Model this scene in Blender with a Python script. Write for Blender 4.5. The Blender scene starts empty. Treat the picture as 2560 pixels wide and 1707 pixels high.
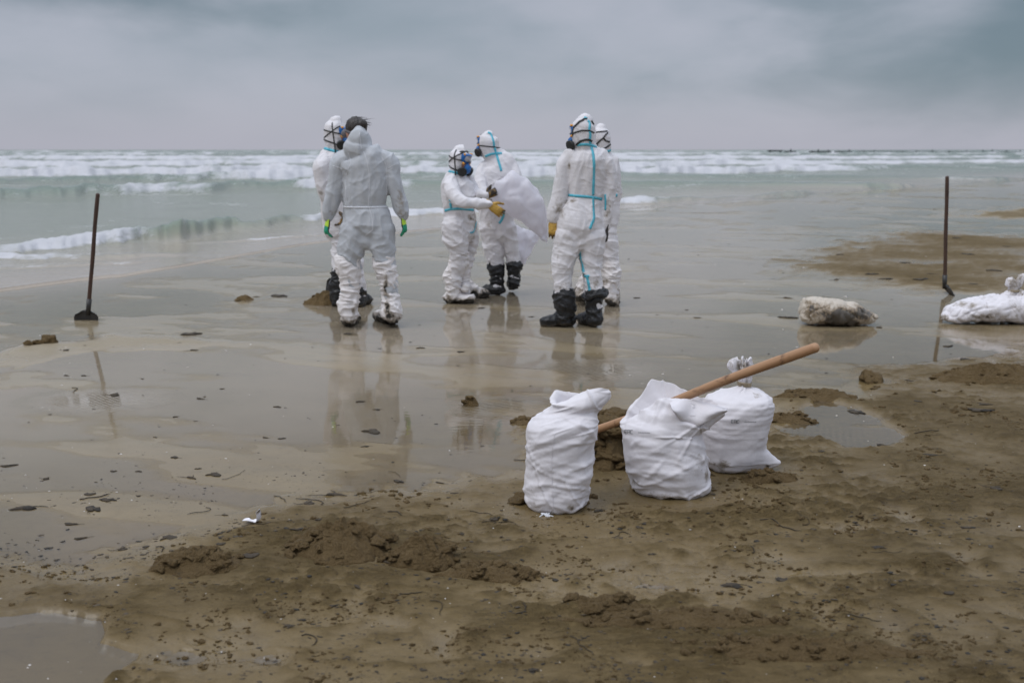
import bpy, math, random
import numpy as np
from mathutils import Vector, Matrix
from mathutils.bvhtree import BVHTree

random.seed(7)
rng = np.random.default_rng(7)
SC = bpy.context.scene
COL = SC.collection

# ------------------------------------------------------------------ camera
CAMZ = 1.55
FOC = 35.0 / 36.0 * 2560.0          # focal length in photo pixels (2560 wide)
CX, CY, HOR = 1280.0, 853.5, 374.0
PITCH = math.atan((CY - HOR) / FOC)
cam_d = bpy.data.cameras.new('camera')
cam_d.lens = 35; cam_d.sensor_width = 36
cam_d.clip_start = 0.05; cam_d.clip_end = 20000
cam_d.dof.use_dof = True
cam_d.dof.focus_distance = 5.2
cam_d.dof.aperture_fstop = 2.8
cam = bpy.data.objects.new('camera', cam_d)
cam.location = (0, 0, CAMZ)
cam.rotation_euler = (math.pi / 2 - PITCH, 0, 0)
COL.objects.link(cam)
SC.camera = cam

# ------------------------------------------------------------------ light
SUN_EL, SUN_AZ = math.radians(58), math.radians(-125)   # azimuth from +Y towards +X
W = bpy.data.worlds.new('World'); SC.world = W; W.use_nodes = True
SC.view_settings.view_transform = 'Standard'
SC.view_settings.look = 'None'
SC.view_settings.exposure = 0.08
SC.view_settings.gamma = 1.0
SC.view_settings.use_curve_mapping = False
try:
    SC.cycles.max_bounces = 8; SC.cycles.transparent_max_bounces = 12
    SC.cycles.use_denoising = True
except Exception: pass


class NT:
    """tiny helper round a node tree"""
    def __init__(s, tree):
        s.t = tree; s.n = tree.nodes; s.l = tree.links
    def node(s, typ, **kw):
        n = s.n.new(typ)
        for k, v in kw.items():
            if k.startswith('_'): setattr(n, k[1:], v)
        return n
    def val(s, sock, v):
        if isinstance(v, bpy.types.NodeSocket): s.l.new(v, sock)
        else: sock.default_value = v
    def math(s, op, a, b=0.0, clamp=False):
        n = s.n.new('ShaderNodeMath'); n.operation = op; n.use_clamp = clamp
        s.val(n.inputs[0], a); s.val(n.inputs[1], b); return n.outputs[0]
    def mix(s, f, a, b):
        n = s.n.new('ShaderNodeMix'); n.data_type = 'RGBA'
        s.val(n.inputs[0], f); s.val(n.inputs[6], a); s.val(n.inputs[7], b); return n.outputs[2]
    def ramp(s, f, lo, hi):
        n = s.n.new('ShaderNodeMapRange'); n.interpolation_type = 'SMOOTHSTEP'
        s.val(n.inputs[0], f); n.inputs[1].default_value = lo; n.inputs[2].default_value = hi
        return n.outputs[0]
    def noise(s, vec, scale, detail=4, rough=0.55, dist=0.0):
        n = s.n.new('ShaderNodeTexNoise')
        if vec is not None: s.l.new(vec, n.inputs['Vector'])
        n.inputs['Scale'].default_value = scale; n.inputs['Detail'].default_value = detail
        n.inputs['Roughness'].default_value = rough; n.inputs['Distortion'].default_value = dist
        return n.outputs['Fac']
    def mapping(s, vec, scale=(1, 1, 1), loc=(0, 0, 0), rot=(0, 0, 0)):
        n = s.n.new('ShaderNodeMapping'); s.l.new(vec, n.inputs[0])
        n.inputs['Scale'].default_value = scale; n.inputs['Location'].default_value = loc
        n.inputs['Rotation'].default_value = rot
        return n.outputs[0]
    def bump(s, h, strength, dist, normal=None):
        n = s.n.new('ShaderNodeBump'); s.l.new(h, n.inputs['Height'])
        n.inputs['Strength'].default_value = strength; n.inputs['Distance'].default_value = dist
        if normal is not None: s.l.new(normal, n.inputs['Normal'])
        return n.outputs[0]


def rgb(r, g, b): return (r, g, b, 1.0)


def build_world():
    t = NT(W.node_tree); t.n.clear()
    out = t.node('ShaderNodeOutputWorld'); bg = t.node('ShaderNodeBackground')
    bg.inputs['Strength'].default_value = 0.1
    sky = t.n.new('ShaderNodeTexSky'); sky.sky_type = 'NISHITA'; sky.sun_disc = False
    sky.sun_elevation = SUN_EL; sky.sun_rotation = SUN_AZ
    tc = t.n.new('ShaderNodeTexCoord'); d = tc.outputs['Generated']
    sep = t.n.new('ShaderNodeSeparateXYZ'); t.l.new(d, sep.inputs[0])
    z = t.math('MAXIMUM', sep.outputs[2], 0.0)
    # cloud layer: heavy grey rolls, flattened towards the horizon
    m1 = t.mapping(d, (2.0, 2.0, 4.6), loc=(3.1, 0.4, 0.35))
    n1 = t.noise(m1, 2.0, 5, 0.45, 0.25)
    m2 = t.mapping(d, (3.0, 3.0, 8.0), loc=(-2.0, 1.7, 0.2))
    n2 = t.noise(m2, 2.6, 6, 0.5, 0.3)
    n = t.math('ADD', t.math('MULTIPLY', n1, 0.72), t.math('MULTIPLY', n2, 0.28))
    c = t.ramp(n, 0.30, 0.68)
    # heavy dark cloud bank seawards to the right, and a darker roll high on the left
    def bank(az, el, ra, re):
        v = (math.sin(math.radians(az)), 0, math.sin(math.radians(el)))
        dx = t.math('DIVIDE', t.math('SUBTRACT', sep.outputs[0], v[0]), ra)
        dz = t.math('DIVIDE', t.math('SUBTRACT', sep.outputs[2], v[2]), re)
        q = t.math('SQRT', t.math('ADD', t.math('MULTIPLY', dx, dx), t.math('MULTIPLY', dz, dz)))
        q = t.math('ADD', q, t.math('MULTIPLY', t.math('SUBTRACT', n, 0.5), 2.6))
        f = t.ramp(q, 0.15, 1.1)
        return t.math('MULTIPLY', t.math('SUBTRACT', 1.0, f), t.math('GREATER_THAN', sep.outputs[1], 0.0))
    b1 = bank(31, 4.6, 0.36, 0.14)
    b2 = bank(-24, 8.6, 0.20, 0.055)
    dark = t.math('MINIMUM', t.math('ADD', t.math('MULTIPLY', b1, 0.9), t.math('MULTIPLY', b2, 1.0)), 1.0)
    col = t.mix(c, rgb(2.75, 3.25, 3.8), rgb(4.1, 4.3, 5.0))
    col = t.mix(dark, col, rgb(1.45, 2.0, 2.4))
    hz = t.math('SUBTRACT', 1.0, t.ramp(sep.outputs[2], -0.01, 0.085))
    col = t.mix(t.math('MULTIPLY', hz, t.math('SUBTRACT', 0.82, t.math('MULTIPLY', dark, 0.3))), col, rgb(4.3, 4.28, 5.0))
    # overcast skies brighten towards the zenith
    up = t.math('ADD', 1.0, t.math('MULTIPLY', t.ramp(z, 0.12, 0.95), 2.1))
    mul = t.n.new('ShaderNodeVectorMath'); mul.operation = 'SCALE'
    t.l.new(col, mul.inputs[0]); t.l.new(up, mul.inputs['Scale'])
    fin = t.mix(0.93, sky.outputs[0], mul.outputs[0])
    t.l.new(fin, bg.inputs['Color']); t.l.new(bg.outputs[0], out.inputs[0])


build_world()
sun_d = bpy.data.lights.new('sun', 'SUN'); sun_d.energy = 1.1; sun_d.angle = math.radians(35)
sun_d.color = (1.0, 0.965, 0.93)
sun = bpy.data.objects.new('sun', sun_d); COL.objects.link(sun)
sv = Vector((math.cos(SUN_EL) * math.sin(SUN_AZ), math.cos(SUN_EL) * math.cos(SUN_AZ), math.sin(SUN_EL)))
sun.rotation_euler = sv.to_track_quat('Z', 'Y').to_euler()
sun.location = sv * 30

# ------------------------------------------------------------------ geometry helpers
cP, sP = math.cos(PITCH), math.sin(PITCH)


def ray(u, v):
    x = (np.asarray(u, float) - CX) / FOC; y = -(np.asarray(v, float) - CY) / FOC
    return x, cP + y * sP, -sP + y * cP


def P(u, v, Y):
    """world point of photo pixel (u,v) at depth plane y=Y"""
    a, b, c = ray(u, v)
    return Vector((a / b * Y, Y, CAMZ + c / b * Y))


def G(u, v, z=0.0):
    a, b, c = ray(u, v)
    t = (z - CAMZ) / c
    return np.array([a * t, b * t])


def px2m(px, p):
    return px / FOC * (p[1] * cP + (CAMZ - p[2]) * sP)


def _h(ix, iy, iz, seed):
    h = (ix * 374761393 + iy * 668265263 + iz * 2147483647 + seed * 974711) & 0xFFFFFFFF
    h = ((h ^ (h >> 13)) * 1274126177) & 0xFFFFFFFF
    h = (h ^ (h >> 16)) & 0xFFFFFFFF
    return h


GV = np.array([(math.cos(a) * math.cos(b), math.sin(a) * math.cos(b), math.sin(b))
               for a, b in [(i * 2.399963, math.asin(1 - 2 * (i + .5) / 64)) for i in range(64)]])
GV2 = np.array([(math.cos(i * math.pi / 32), math.sin(i * math.pi / 32)) for i in range(64)]) * 1.2


def pn3(p, seed=0):
    p = np.asarray(p, float); f = np.floor(p).astype(np.int64); r = p - f
    w = r * r * r * (r * (r * 6 - 15) + 10); o = 0.0
    for dx in (0, 1):
        for dy in (0, 1):
            for dz in (0, 1):
                g = GV[_h(f[:, 0] + dx, f[:, 1] + dy, f[:, 2] + dz, seed) & 63]
                d = g[:, 0] * (r[:, 0] - dx) + g[:, 1] * (r[:, 1] - dy) + g[:, 2] * (r[:, 2] - dz)
                o = o + d * (w[:, 0] if dx else 1 - w[:, 0]) * (w[:, 1] if dy else 1 - w[:, 1]) * (w[:, 2] if dz else 1 - w[:, 2])
    return o * 1.5


def pn2(x, y, seed=0):
    fx = np.floor(x).astype(np.int64); fy = np.floor(y).astype(np.int64); rx = x - fx; ry = y - fy
    wx = rx * rx * rx * (rx * (rx * 6 - 15) + 10); wy = ry * ry * ry * (ry * (ry * 6 - 15) + 10)
    o = 0.0
    for dx in (0, 1):
        for dy in (0, 1):
            g = GV2[_h(fx + dx, fy + dy, 0 * fx, seed) & 63]
            o = o + (g[..., 0] * (rx - dx) + g[..., 1] * (ry - dy)) * (wx if dx else 1 - wx) * (wy if dy else 1 - wy)
    return o * 1.3


def fbm2(x, y, oct=4, seed=0, gain=0.5):
    o = 0.0; a = 1.0
    for i in range(oct):
        o = o + a * pn2(x, y, seed + i); x = x * 2.03 + 11.3; y = y * 2.03 - 7.1; a *= gain
    return o


def sstep(x, a, b):
    t = np.clip((x - a) / (b - a), 0, 1); return t * t * (3 - 2 * t)


def sdf_poly(x, y, pts):
    """signed distance, negative inside"""
    pts = np.asarray(pts, float); n = len(pts)
    d = np.full(np.shape(x), 1e18); ins = np.zeros(np.shape(x), bool)
    for i in range(n):
        ax, ay = pts[i]; bx, by = pts[(i + 1) % n]
        ex, ey = bx - ax, by - ay; wx, wy = x - ax, y - ay
        t = np.clip((wx * ex + wy * ey) / (ex * ex + ey * ey + 1e-12), 0, 1)
        d = np.minimum(d, (wx - ex * t) ** 2 + (wy - ey * t) ** 2)
        if ay != by:
            c = ((ay > y) != (by > y)) & (x < (bx - ax) * (y - ay) / (by - ay) + ax)
            ins ^= c
    d = np.sqrt(d)
    return np.where(ins, -d, d)


def mk_mesh(name, V, F, smooth=True):
    me = bpy.data.meshes.new(name)
    V = np.asarray(V, np.float32)
    if isinstance(F, np.ndarray) and F.ndim == 2:
        me.vertices.add(len(V)); me.vertices.foreach_set('co', V.ravel())
        k = F.shape[1]
        me.loops.add(F.size); me.loops.foreach_set('vertex_index', F.astype(np.int32).ravel())
        me.polygons.add(len(F))
        me.polygons.foreach_set('loop_start', np.arange(0, F.size, k, dtype=np.int32))
        me.polygons.foreach_set('loop_total', np.full(len(F), k, np.int32))
        me.update(calc_edges=True)
    else:
        me.from_pydata([tuple(map(float, v)) for v in V], [], [tuple(map(int, f)) for f in F])
        me.update()
    if smooth: me.polygons.foreach_set('use_smooth', np.ones(len(me.polygons), bool))
    return me


def add_attr(me, name, arr):
    a = me.attributes.new(name, 'FLOAT', 'POINT'); a.data.foreach_set('value', np.asarray(arr, np.float32))


def link(name, me, mat=None, parent=None, **props):
    o = bpy.data.objects.new(name, me)
    if mat is not None and me is not None and len(me.materials) == 0: me.materials.append(mat)
    COL.objects.link(o)
    if parent is not None: o.parent = parent
    for k, v in props.items(): o[k] = v
    return o


def thing(name, label, category, group=None, loc=(0, 0, 0)):
    o = bpy.data.objects.new(name, None); COL.objects.link(o); o.location = loc
    o.empty_display_size = 0.1
    o['label'] = label; o['category'] = category
    if group: o['group'] = group
    return o


class MB:
    """vertex/face collector"""
    def __init__(s): s.v = []; s.f = []; s.n = 0
    def add(s, V, F):
        V = np.asarray(V, float); s.v.append(V)
        for f in F: s.f.append(tuple(int(i) + s.n for i in f))
        s.n += len(V)
    def arr(s): return np.vstack(s.v), s.f
    def rings(s, R, cap=True, closed=True):
        """R: list of (n,3) rings -> lofted tube"""
        m = len(R); n = len(R[0]); V = np.vstack(R); F = []
        for i in range(m - 1):
            for j in range(n if closed else n - 1):
                k = (j + 1) % n
                F.append((i * n + j, i * n + k, (i + 1) * n + k, (i + 1) * n + j))
        if cap:
            F.append(tuple(range(n - 1, -1, -1))); F.append(tuple(range((m - 1) * n, m * n)))
        s.add(V, F)
    def tube(s, pts, rad, n=12, ratio=None, ref=(0, 1, 0), round_ends=True):
        pts = [np.array(p, float) for p in pts]; rad = list(rad)
        m = len(pts); ratio = ratio if ratio is not None else [1.0] * m
        if np.isscalar(ratio): ratio = [ratio] * m
        R = []
        th = np.linspace(0, 2 * math.pi, n, endpoint=False)
        for i in range(m):
            t = pts[min(i + 1, m - 1)] - pts[max(i - 1, 0)]; t = t / (np.linalg.norm(t) + 1e-9)
            a = np.cross(t, np.array(ref, float)); la = np.linalg.norm(a)
            if la < 0.15: a = np.cross(t, np.array((1.0, 0.01, 0))); la = np.linalg.norm(a)
            a /= la; b = np.cross(a, t)
            def ring(c, k): return c + np.outer(np.cos(th), a) * rad[i] * k + np.outer(np.sin(th), b) * rad[i] * ratio[i] * k
            if round_ends and i == 0:
                for k, o in ((0.35, 0.85), (0.75, 0.6), (0.95, 0.28)): R.append(ring(pts[i] - t * rad[i] * o, k))
            R.append(ring(pts[i], 1.0))
            if round_ends and i == m - 1:
                for k, o in ((0.95, 0.28), (0.75, 0.6), (0.35, 0.85)): R.append(ring(pts[i] + t * rad[i] * o, k))
        s.rings(R)
    def box(s, c, half, M=None):
        V = np.array([(x, y, z) for x in (-1, 1) for y in (-1, 1) for z in (-1, 1)], float) * np.array(half)
        if M is not None: V = V @ np.array(M).T
        s.add(V + np.array(c), [(0, 1, 3, 2), (4, 6, 7, 5), (0, 4, 5, 1), (2, 3, 7, 6), (0, 2, 6, 4), (1, 5, 7, 3)])
    def ellipsoid(s, c, M, n=16, m=10):
        """M columns = semi axes"""
        M = np.array(M, float); V = []
        for i in range(m + 1):
            ph = math.pi * i / m
            for j in range(n):
                a = 2 * math.pi * j / n
                V.append(M @ np.array((math.sin(ph) * math.cos(a), math.sin(ph) * math.sin(a), math.cos(ph))))
        F = [(i * n + j, (i + 1) * n + j, (i + 1) * n + (j + 1) % n, i * n + (j + 1) % n) for i in range(m) for j in range(n)]
        s.add(np.array(V) + np.array(c), F)
    def mesh(s, name, smooth=True):
        V, F = s.arr(); return mk_mesh(name, V, F, smooth)


def voxel(mb, size, smooth=4, fac=0.5):
    """fuse overlapping shells into one continuous quad mesh"""
    V, F = mb.arr(); me = mk_mesh('tmp', V, F)
    o = bpy.data.objects.new('tmp', me); COL.objects.link(o)
    r = o.modifiers.new('r', 'REMESH'); r.mode = 'VOXEL'; r.voxel_size = size; r.adaptivity = 0
    sm = o.modifiers.new('s', 'SMOOTH'); sm.factor = fac; sm.iterations = smooth
    dg = bpy.context.evaluated_depsgraph_get(); dg.update()
    ev = bpy.data.meshes.new_from_object(o.evaluated_get(dg))
    n = len(ev.vertices); co = np.empty(n * 3, np.float32); ev.vertices.foreach_get('co', co)
    q = np.empty(len(ev.loops), np.int32); ev.loops.foreach_get('vertex_index', q)
    lt = np.empty(len(ev.polygons), np.int32); ev.polygons.foreach_get('loop_total', lt)
    if (lt == 4).all(): Fq = q.reshape(-1, 4)
    else:
        Fq = []; k = 0
        for c in lt: Fq.append(tuple(q[k:k + c])); k += c
    bpy.data.objects.remove(o); bpy.data.meshes.remove(me); bpy.data.meshes.remove(ev)
    return co.reshape(-1, 3).astype(float), Fq


def vnormals(V, F):
    F = np.asarray(F); N = np.zeros_like(V)
    e1 = V[F[:, 2]] - V[F[:, 0]]; e2 = V[F[:, 3]] - V[F[:, 1]]
    fn = np.cross(e1, e2)
    for k in range(4): np.add.at(N, F[:, k], fn)
    return N / (np.linalg.norm(N, axis=1, keepdims=True) + 1e-12)


def bvh_of(V, F):
    return BVHTree.FromPolygons([tuple(v) for v in V], [tuple(int(i) for i in f) for f in F])


CAMV = Vector((0, 0, CAMZ))


def cast(bvh, u, v):
    a, b, c = ray(u, v); h = bvh.ray_cast(CAMV, Vector((a, b, c)).normalized())
    return (h[0], h[1]) if h[0] is not None else None


def dens(path, step=3.0):
    o = []
    for (a, b) in zip(path[:-1], path[1:]):
        n = max(1, int(math.hypot(b[0] - a[0], b[1] - a[1]) / step))
        for i in range(n): o.append((a[0] + (b[0] - a[0]) * i / n, a[1] + (b[1] - a[1]) * i / n))
    o.append(path[-1]); return o


def ribbon(mb, pts, nor, w, t=0.003, closed=False):
    pts = [np.array(p, float) for p in pts]; nor = [np.array(n, float) for n in nor]
    m = len(pts)
    if m < 2: return
    # smooth the positions a little so that the band bridges small wrinkles
    for _ in range(1):
        q = [p.copy() for p in pts]
        for i in range(m):
            if closed or 0 < i < m - 1: q[i] = (pts[i - 1] + pts[i] * 2 + pts[(i + 1) % m]) / 4
        pts = q
    R = []
    for i in range(m):
        if closed: tg = pts[(i + 1) % m] - pts[i - 1]
        else: tg = pts[min(i + 1, m - 1)] - pts[max(i - 1, 0)]
        tg /= np.linalg.norm(tg) + 1e-9
        n = nor[i]; s = np.cross(tg, n); s /= np.linalg.norm(s) + 1e-9; n = np.cross(s, tg)
        p = pts[i]; ww = w[i] if hasattr(w, '__len__') else w
        R.append(np.array([p - s * ww / 2 - n * 0.004, p - s * ww / 2 + n * t, p + s * ww / 2 + n * t, p + s * ww / 2 - n * 0.004]))
    if closed: R.append(R[0])
    mb.rings(R, cap=not closed)


def tape_px(bvh, path, w, step=3.0, t=0.004, split=False):
    """strip that follows the surface under a path"""
    mb = MB(); P_, N_ = [], []; runs = [mb]
    for (u, v) in dens(path, step):
        h = cast(bvh, u, v)
        if h is None: continue
        if P_ and (h[0] - P_[-1]).length > 0.09:
            ribbon(runs[-1], P_, N_, w, t); P_, N_ = [], []
            if split: runs.append(MB())
        P_.append(h[0]); N_.append(h[1])
    ribbon(runs[-1], P_, N_, w, t)
    if split: return [r for r in runs if r.n]
    return mb if mb.n else None


def loop_on(bvh, c, nrm, w, t=0.004, a0=0, a1=360, n=56, ref=(1, 0, 0), rad=0.42):
    """strap / tape round a body: section of the surface with a plane"""
    c = Vector(c); nrm = Vector(nrm).normalized(); e1 = (Vector(ref) - nrm * nrm.dot(Vector(ref))).normalized(); e2 = nrm.cross(e1)
    P_, N_ = [], []; full = (a1 - a0) >= 360
    k = n if full else n + 1
    for i in range(k):
        a = math.radians(a0 + (a1 - a0) * i / n); d = e1 * math.cos(a) + e2 * math.sin(a)
        h = bvh.ray_cast(c, d, rad)
        if h[0] is None: continue
        P_.append(h[0]); N_.append(h[1] if h[1].dot(d) > 0 else -h[1])
    mb = MB()
    ribbon(mb, P_, N_, w, t, closed=full and len(P_) == k)
    return mb if mb.n else None


# ------------------------------------------------------------------ materials
def mat_new(name):
    m = bpy.data.materials.new(name); m.use_nodes = True
    t = NT(m.node_tree); b = t.n['Principled BSDF']; return m, t, b


def plain(name, col, rough=0.6, bump=0.0, bscale=60, var=0.15, spec=0.5):
    m, t, b = mat_new(name)
    tc = t.n.new('ShaderNodeTexCoord'); n = t.noise(tc.outputs['Object'], bscale * 0.4, 5)
    t.l.new(t.mix(n, rgb(*[c * (1 - var) for c in col]), rgb(*[min(1, c * (1 + var)) for c in col])), b.inputs['Base Color'])
    b.inputs['Roughness'].default_value = rough; b.inputs['Specular IOR Level'].default_value = spec
    if bump: t.l.new(t.bump(t.noise(tc.outputs['Object'], bscale, 4), bump, 0.01), b.inputs['Normal'])
    return m


def cloth(name, col, dirt1=(0.20, 0.155, 0.10), dirt2=(0.022, 0.019, 0.015), rough=0.62, bump=0.35, bscale=22, weave=False, sss=0.0):
    """coated fabric with patches of oily mud where the 'dirt' attribute is high"""
    m, t, b = mat_new(name)
    tc = t.n.new('ShaderNodeTexCoord'); ob = tc.outputs['Object']
    at = t.n.new('ShaderNodeAttribute'); at.attribute_name = 'dirt'; f = at.outputs['Fac']
    n1 = t.noise(ob, 9, 6, 0.65, 0.6); n2 = t.noise(ob, 38, 6, 0.7, 0.4); n3 = t.noise(ob, 3.0, 3)
    base = t.mix(n3, rgb(*[c * 0.93 for c in col]), rgb(*[min(1, c * 1.04) for c in col]))
    mixn = t.math('ADD', t.math('MULTIPLY', n1, 0.55), t.math('MULTIPLY', n2, 0.45))
    s = t.math('ADD', f, t.math('MULTIPLY', t.math('SUBTRACT', mixn, 0.5), 3.0))
    a = t.ramp(s, 0.32, 0.85); c2 = t.ramp(s, 0.80, 1.05)
    a = t.math('MULTIPLY', a, t.math('GREATER_THAN', f, 0.02))
    c2 = t.math('MULTIPLY', c2, t.math('GREATER_THAN', f, 0.02))
    col1 = t.mix(t.math('MULTIPLY', a, 0.8), base, rgb(*dirt1))
    # fine splashes
    n4 = t.noise(ob, 75, 3, 0.5); sp = t.math('MULTIPLY', t.ramp(n4, 0.72, 0.76), t.ramp(f, 0.02, 0.3))
    col1 = t.mix(t.math('MULTIPLY', sp, 0.7), col1, rgb(*dirt2))
    t.l.new(t.mix(c2, col1, rgb(*dirt2)), b.inputs['Base Color'])
    rr = t.math('SUBTRACT', rough, t.math('MULTIPLY', c2, 0.3)); t.l.new(rr, b.inputs['Roughness'])
    b.inputs['Specular IOR Level'].default_value = 0.35
    vor = t.n.new('ShaderNodeTexVoronoi'); vor.feature = 'DISTANCE_TO_EDGE'; vor.inputs['Scale'].default_value = bscale * 0.7
    wob = t.n.new('ShaderNodeVectorMath'); wob.operation = 'ADD'
    nn = t.n.new('ShaderNodeTexNoise'); nn.inputs['Scale'].default_value = 12; t.l.new(ob, nn.inputs['Vector'])
    t.l.new(ob, wob.inputs[0]); sc = t.n.new('ShaderNodeVectorMath'); sc.operation = 'SCALE'; sc.inputs['Scale'].default_value = 0.12
    t.l.new(nn.outputs['Color'], sc.inputs[0]); t.l.new(sc.outputs[0], wob.inputs[1]); t.l.new(wob.outputs[0], vor.inputs['Vector'])
    cr = t.math('MINIMUM', vor.outputs['Distance'], 0.25)
    hgt = t.math('ADD', t.math('MULTIPLY', cr, 1.3), t.noise(ob, bscale, 5, 0.6))
    nrm = t.bump(hgt, bump, 0.012)
    if weave:
        wv = t.n.new('ShaderNodeTexWave'); wv.inputs['Scale'].default_value = 95; wv.bands_direction = 'X'; t.l.new(ob, wv.inputs['Vector'])
        wv2 = t.n.new('ShaderNodeTexWave'); wv2.inputs['Scale'].default_value = 95; wv2.bands_direction = 'Z'; t.l.new(ob, wv2.inputs['Vector'])
        nrm = t.bump(t.math('ADD', wv.outputs['Fac'], wv2.outputs['Fac']), 0.12, 0.002, nrm)
    t.l.new(nrm, b.inputs['Normal'])
    if sss:
        b.inputs['Transmission Weight'].default_value = 0
        tr = t.n.new('ShaderNodeBsdfTranslucent'); tr.inputs['Color'].default_value = rgb(*col)
        mx = t.n.new('ShaderNodeMixShader'); mx.inputs[0].default_value = sss
        o = t.n['Material Output']; t.l.new(b.outputs[0], mx.inputs[1]); t.l.new(tr.outputs[0], mx.inputs[2]); t.l.new(mx.outputs[0], o.inputs[0])
    return m


M_suit = cloth('white_coverall', (0.69, 0.665, 0.68), bump=0.2)
M_suit_grey = cloth('thin_grey_coverall', (0.46, 0.475, 0.50), bump=0.12, bscale=16)
M_cover_white = cloth('white_shoe_cover', (0.72, 0.68, 0.67), bump=0.3, bscale=24)
M_cover_black = cloth('black_shoe_cover', (0.018, 0.018, 0.019), dirt1=(0.09, 0.07, 0.045), dirt2=(0.05, 0.04, 0.03), rough=0.38, bump=0.7, bscale=26)
M_sack = cloth('white_woven_sack', (0.69, 0.66, 0.68), bump=0.16, bscale=20, weave=True)
M_sack_mud = cloth('mud_soaked_sack', (0.52, 0.46, 0.385), dirt1=(0.19, 0.13, 0.07), dirt2=(0.085, 0.072, 0.058), rough=0.5, bump=0.4)
M_plastic = cloth('thin_white_plastic', (0.86, 0.84, 0.88), bump=0.2, bscale=10, sss=0.45)
M_glove_y = cloth('yellow_work_glove', (0.50, 0.30, 0.06), dirt1=(0.12, 0.07, 0.03), dirt2=(0.035, 0.025, 0.018), bump=0.4, bscale=60)
M_tape = plain('blue_seam_tape', (0.085, 0.44, 0.56), 0.45, var=0.08)
M_seam = plain('white_seam', (0.60, 0.61, 0.64), 0.6, var=0.05)
M_seam2 = plain('sack_seam', (0.66, 0.63, 0.65), 0.6, var=0.03)
M_rubber = plain('black_rubber', (0.018, 0.019, 0.018), 0.5, var=0.2)
M_mblue = plain('blue_mask_plastic', (0.012, 0.13, 0.40), 0.35, var=0.1)
M_orange = plain('orange_mask_button', (0.75, 0.33, 0.04), 0.4)
M_lens = plain('grey_lens', (0.42, 0.41, 0.44), 0.08, var=0.05)
M_skin = plain('skin', (0.42, 0.21, 0.15), 0.55, var=0.1)
M_hair = plain('dark_brown_hair', (0.022, 0.014, 0.010), 0.45, bump=0.4, bscale=120)
M_band = plain('grey_elastic_band', (0.13, 0.12, 0.13), 0.7)
M_lime = plain('lime_knit', (0.42, 0.62, 0.05), 0.7, bump=0.2)
M_gdark = plain('dark_latex', (0.02, 0.014, 0.012), 0.5, bump=0.3)
M_print = plain('grey_print', (0.30, 0.30, 0.31), 0.7, var=0.3)
M_string = plain('dirty_string', (0.30, 0.24, 0.16), 0.8, bump=0.4)
M_paper = plain('white_paper_board', (0.80, 0.77, 0.79), 0.6, bump=0.15)
M_shell = plain('pale_shell', (0.62, 0.58, 0.54), 0.5)
M_steel = plain('dark_oily_steel', (0.022, 0.020, 0.018), 0.42, bump=0.3, bscale=30, var=0.4)
M_pier = plain('weathered_pier_timber', (0.055, 0.065, 0.065), 0.8, var=0.2)


def mat_weed():
    m, t, b = mat_new('dark_seaweed')
    tc = t.n.new('ShaderNodeTexCoord'); gi = t.n.new('ShaderNodeNewGeometry')
    n = t.noise(tc.outputs['Object'], 40, 3)
    t.l.new(t.mix(gi.outputs['Random Per Island'], rgb(0.018, 0.016, 0.013), rgb(0.075, 0.055, 0.034)), b.inputs['Base Color'])
    b.inputs['Roughness'].default_value = 0.6; b.inputs['Specular IOR Level'].default_value = 0.25
    t.l.new(t.bump(n, 0.5, 0.005), b.inputs['Normal']); return m


M_weed = mat_weed()


def mat_clod():
    m, t, b = mat_new('damp_sand_clod')
    tc = t.n.new('ShaderNodeTexCoord'); ge = t.n.new('ShaderNodeNewGeometry'); p = ge.outputs['Position']
    n = t.noise(p, 11, 6, 0.65); n2 = t.noise(p, 90, 4, 0.6)
    c = t.mix(n, rgb(0.130, 0.083, 0.032), rgb(0.245, 0.165, 0.073))
    dk = t.ramp(t.noise(p, 17, 4, 0.7), 0.60, 0.72)
    c = t.mix(t.math('MULTIPLY', dk, 0.45), c, rgb(0.04, 0.033, 0.024))
    t.l.new(c, b.inputs['Base Color']); b.inputs['Roughness'].default_value = 0.75
    b.inputs['Specular IOR Level'].default_value = 0.25
    t.l.new(t.bump(t.math('ADD', n2, t.math('MULTIPLY', t.noise(p, 45, 6, 0.8), 1.5)), 1.0, 0.02), b.inputs['Normal']); return m


M_clod = mat_clod()


def mat_wood(name, c1, c2, c3, stain):
    m, t, b = mat_new(name)
    tc = t.n.new('ShaderNodeTexCoord'); ob = tc.outputs['Object']
    st = t.mapping(ob, (60, 60, 4)); n = t.noise(st, 1.0, 5, 0.6, 0.4)
    c = t.mix(n, rgb(*c1), rgb(*c2))
    k = t.ramp(t.noise(ob, 9, 6, 0.7, 0.8), 0.58 - stain, 0.70 - stain * 0.6)
    t.l.new(t.mix(t.math('MULTIPLY', k, 0.85), c, rgb(*c3)), b.inputs['Base Color'])
    b.inputs['Roughness'].default_value = 0.5
    t.l.new(t.bump(n, 0.25, 0.004), b.inputs['Normal']); return m


M_pole = mat_wood('pale_varnished_wood', (0.30, 0.155, 0.075), (0.45, 0.265, 0.145), (0.085, 0.042, 0.022), 0.06)
M_handle = mat_wood('dark_stained_wood', (0.075, 0.034, 0.018), (0.035, 0.018, 0.012), (0.012, 0.010, 0.009), 0.08)


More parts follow.
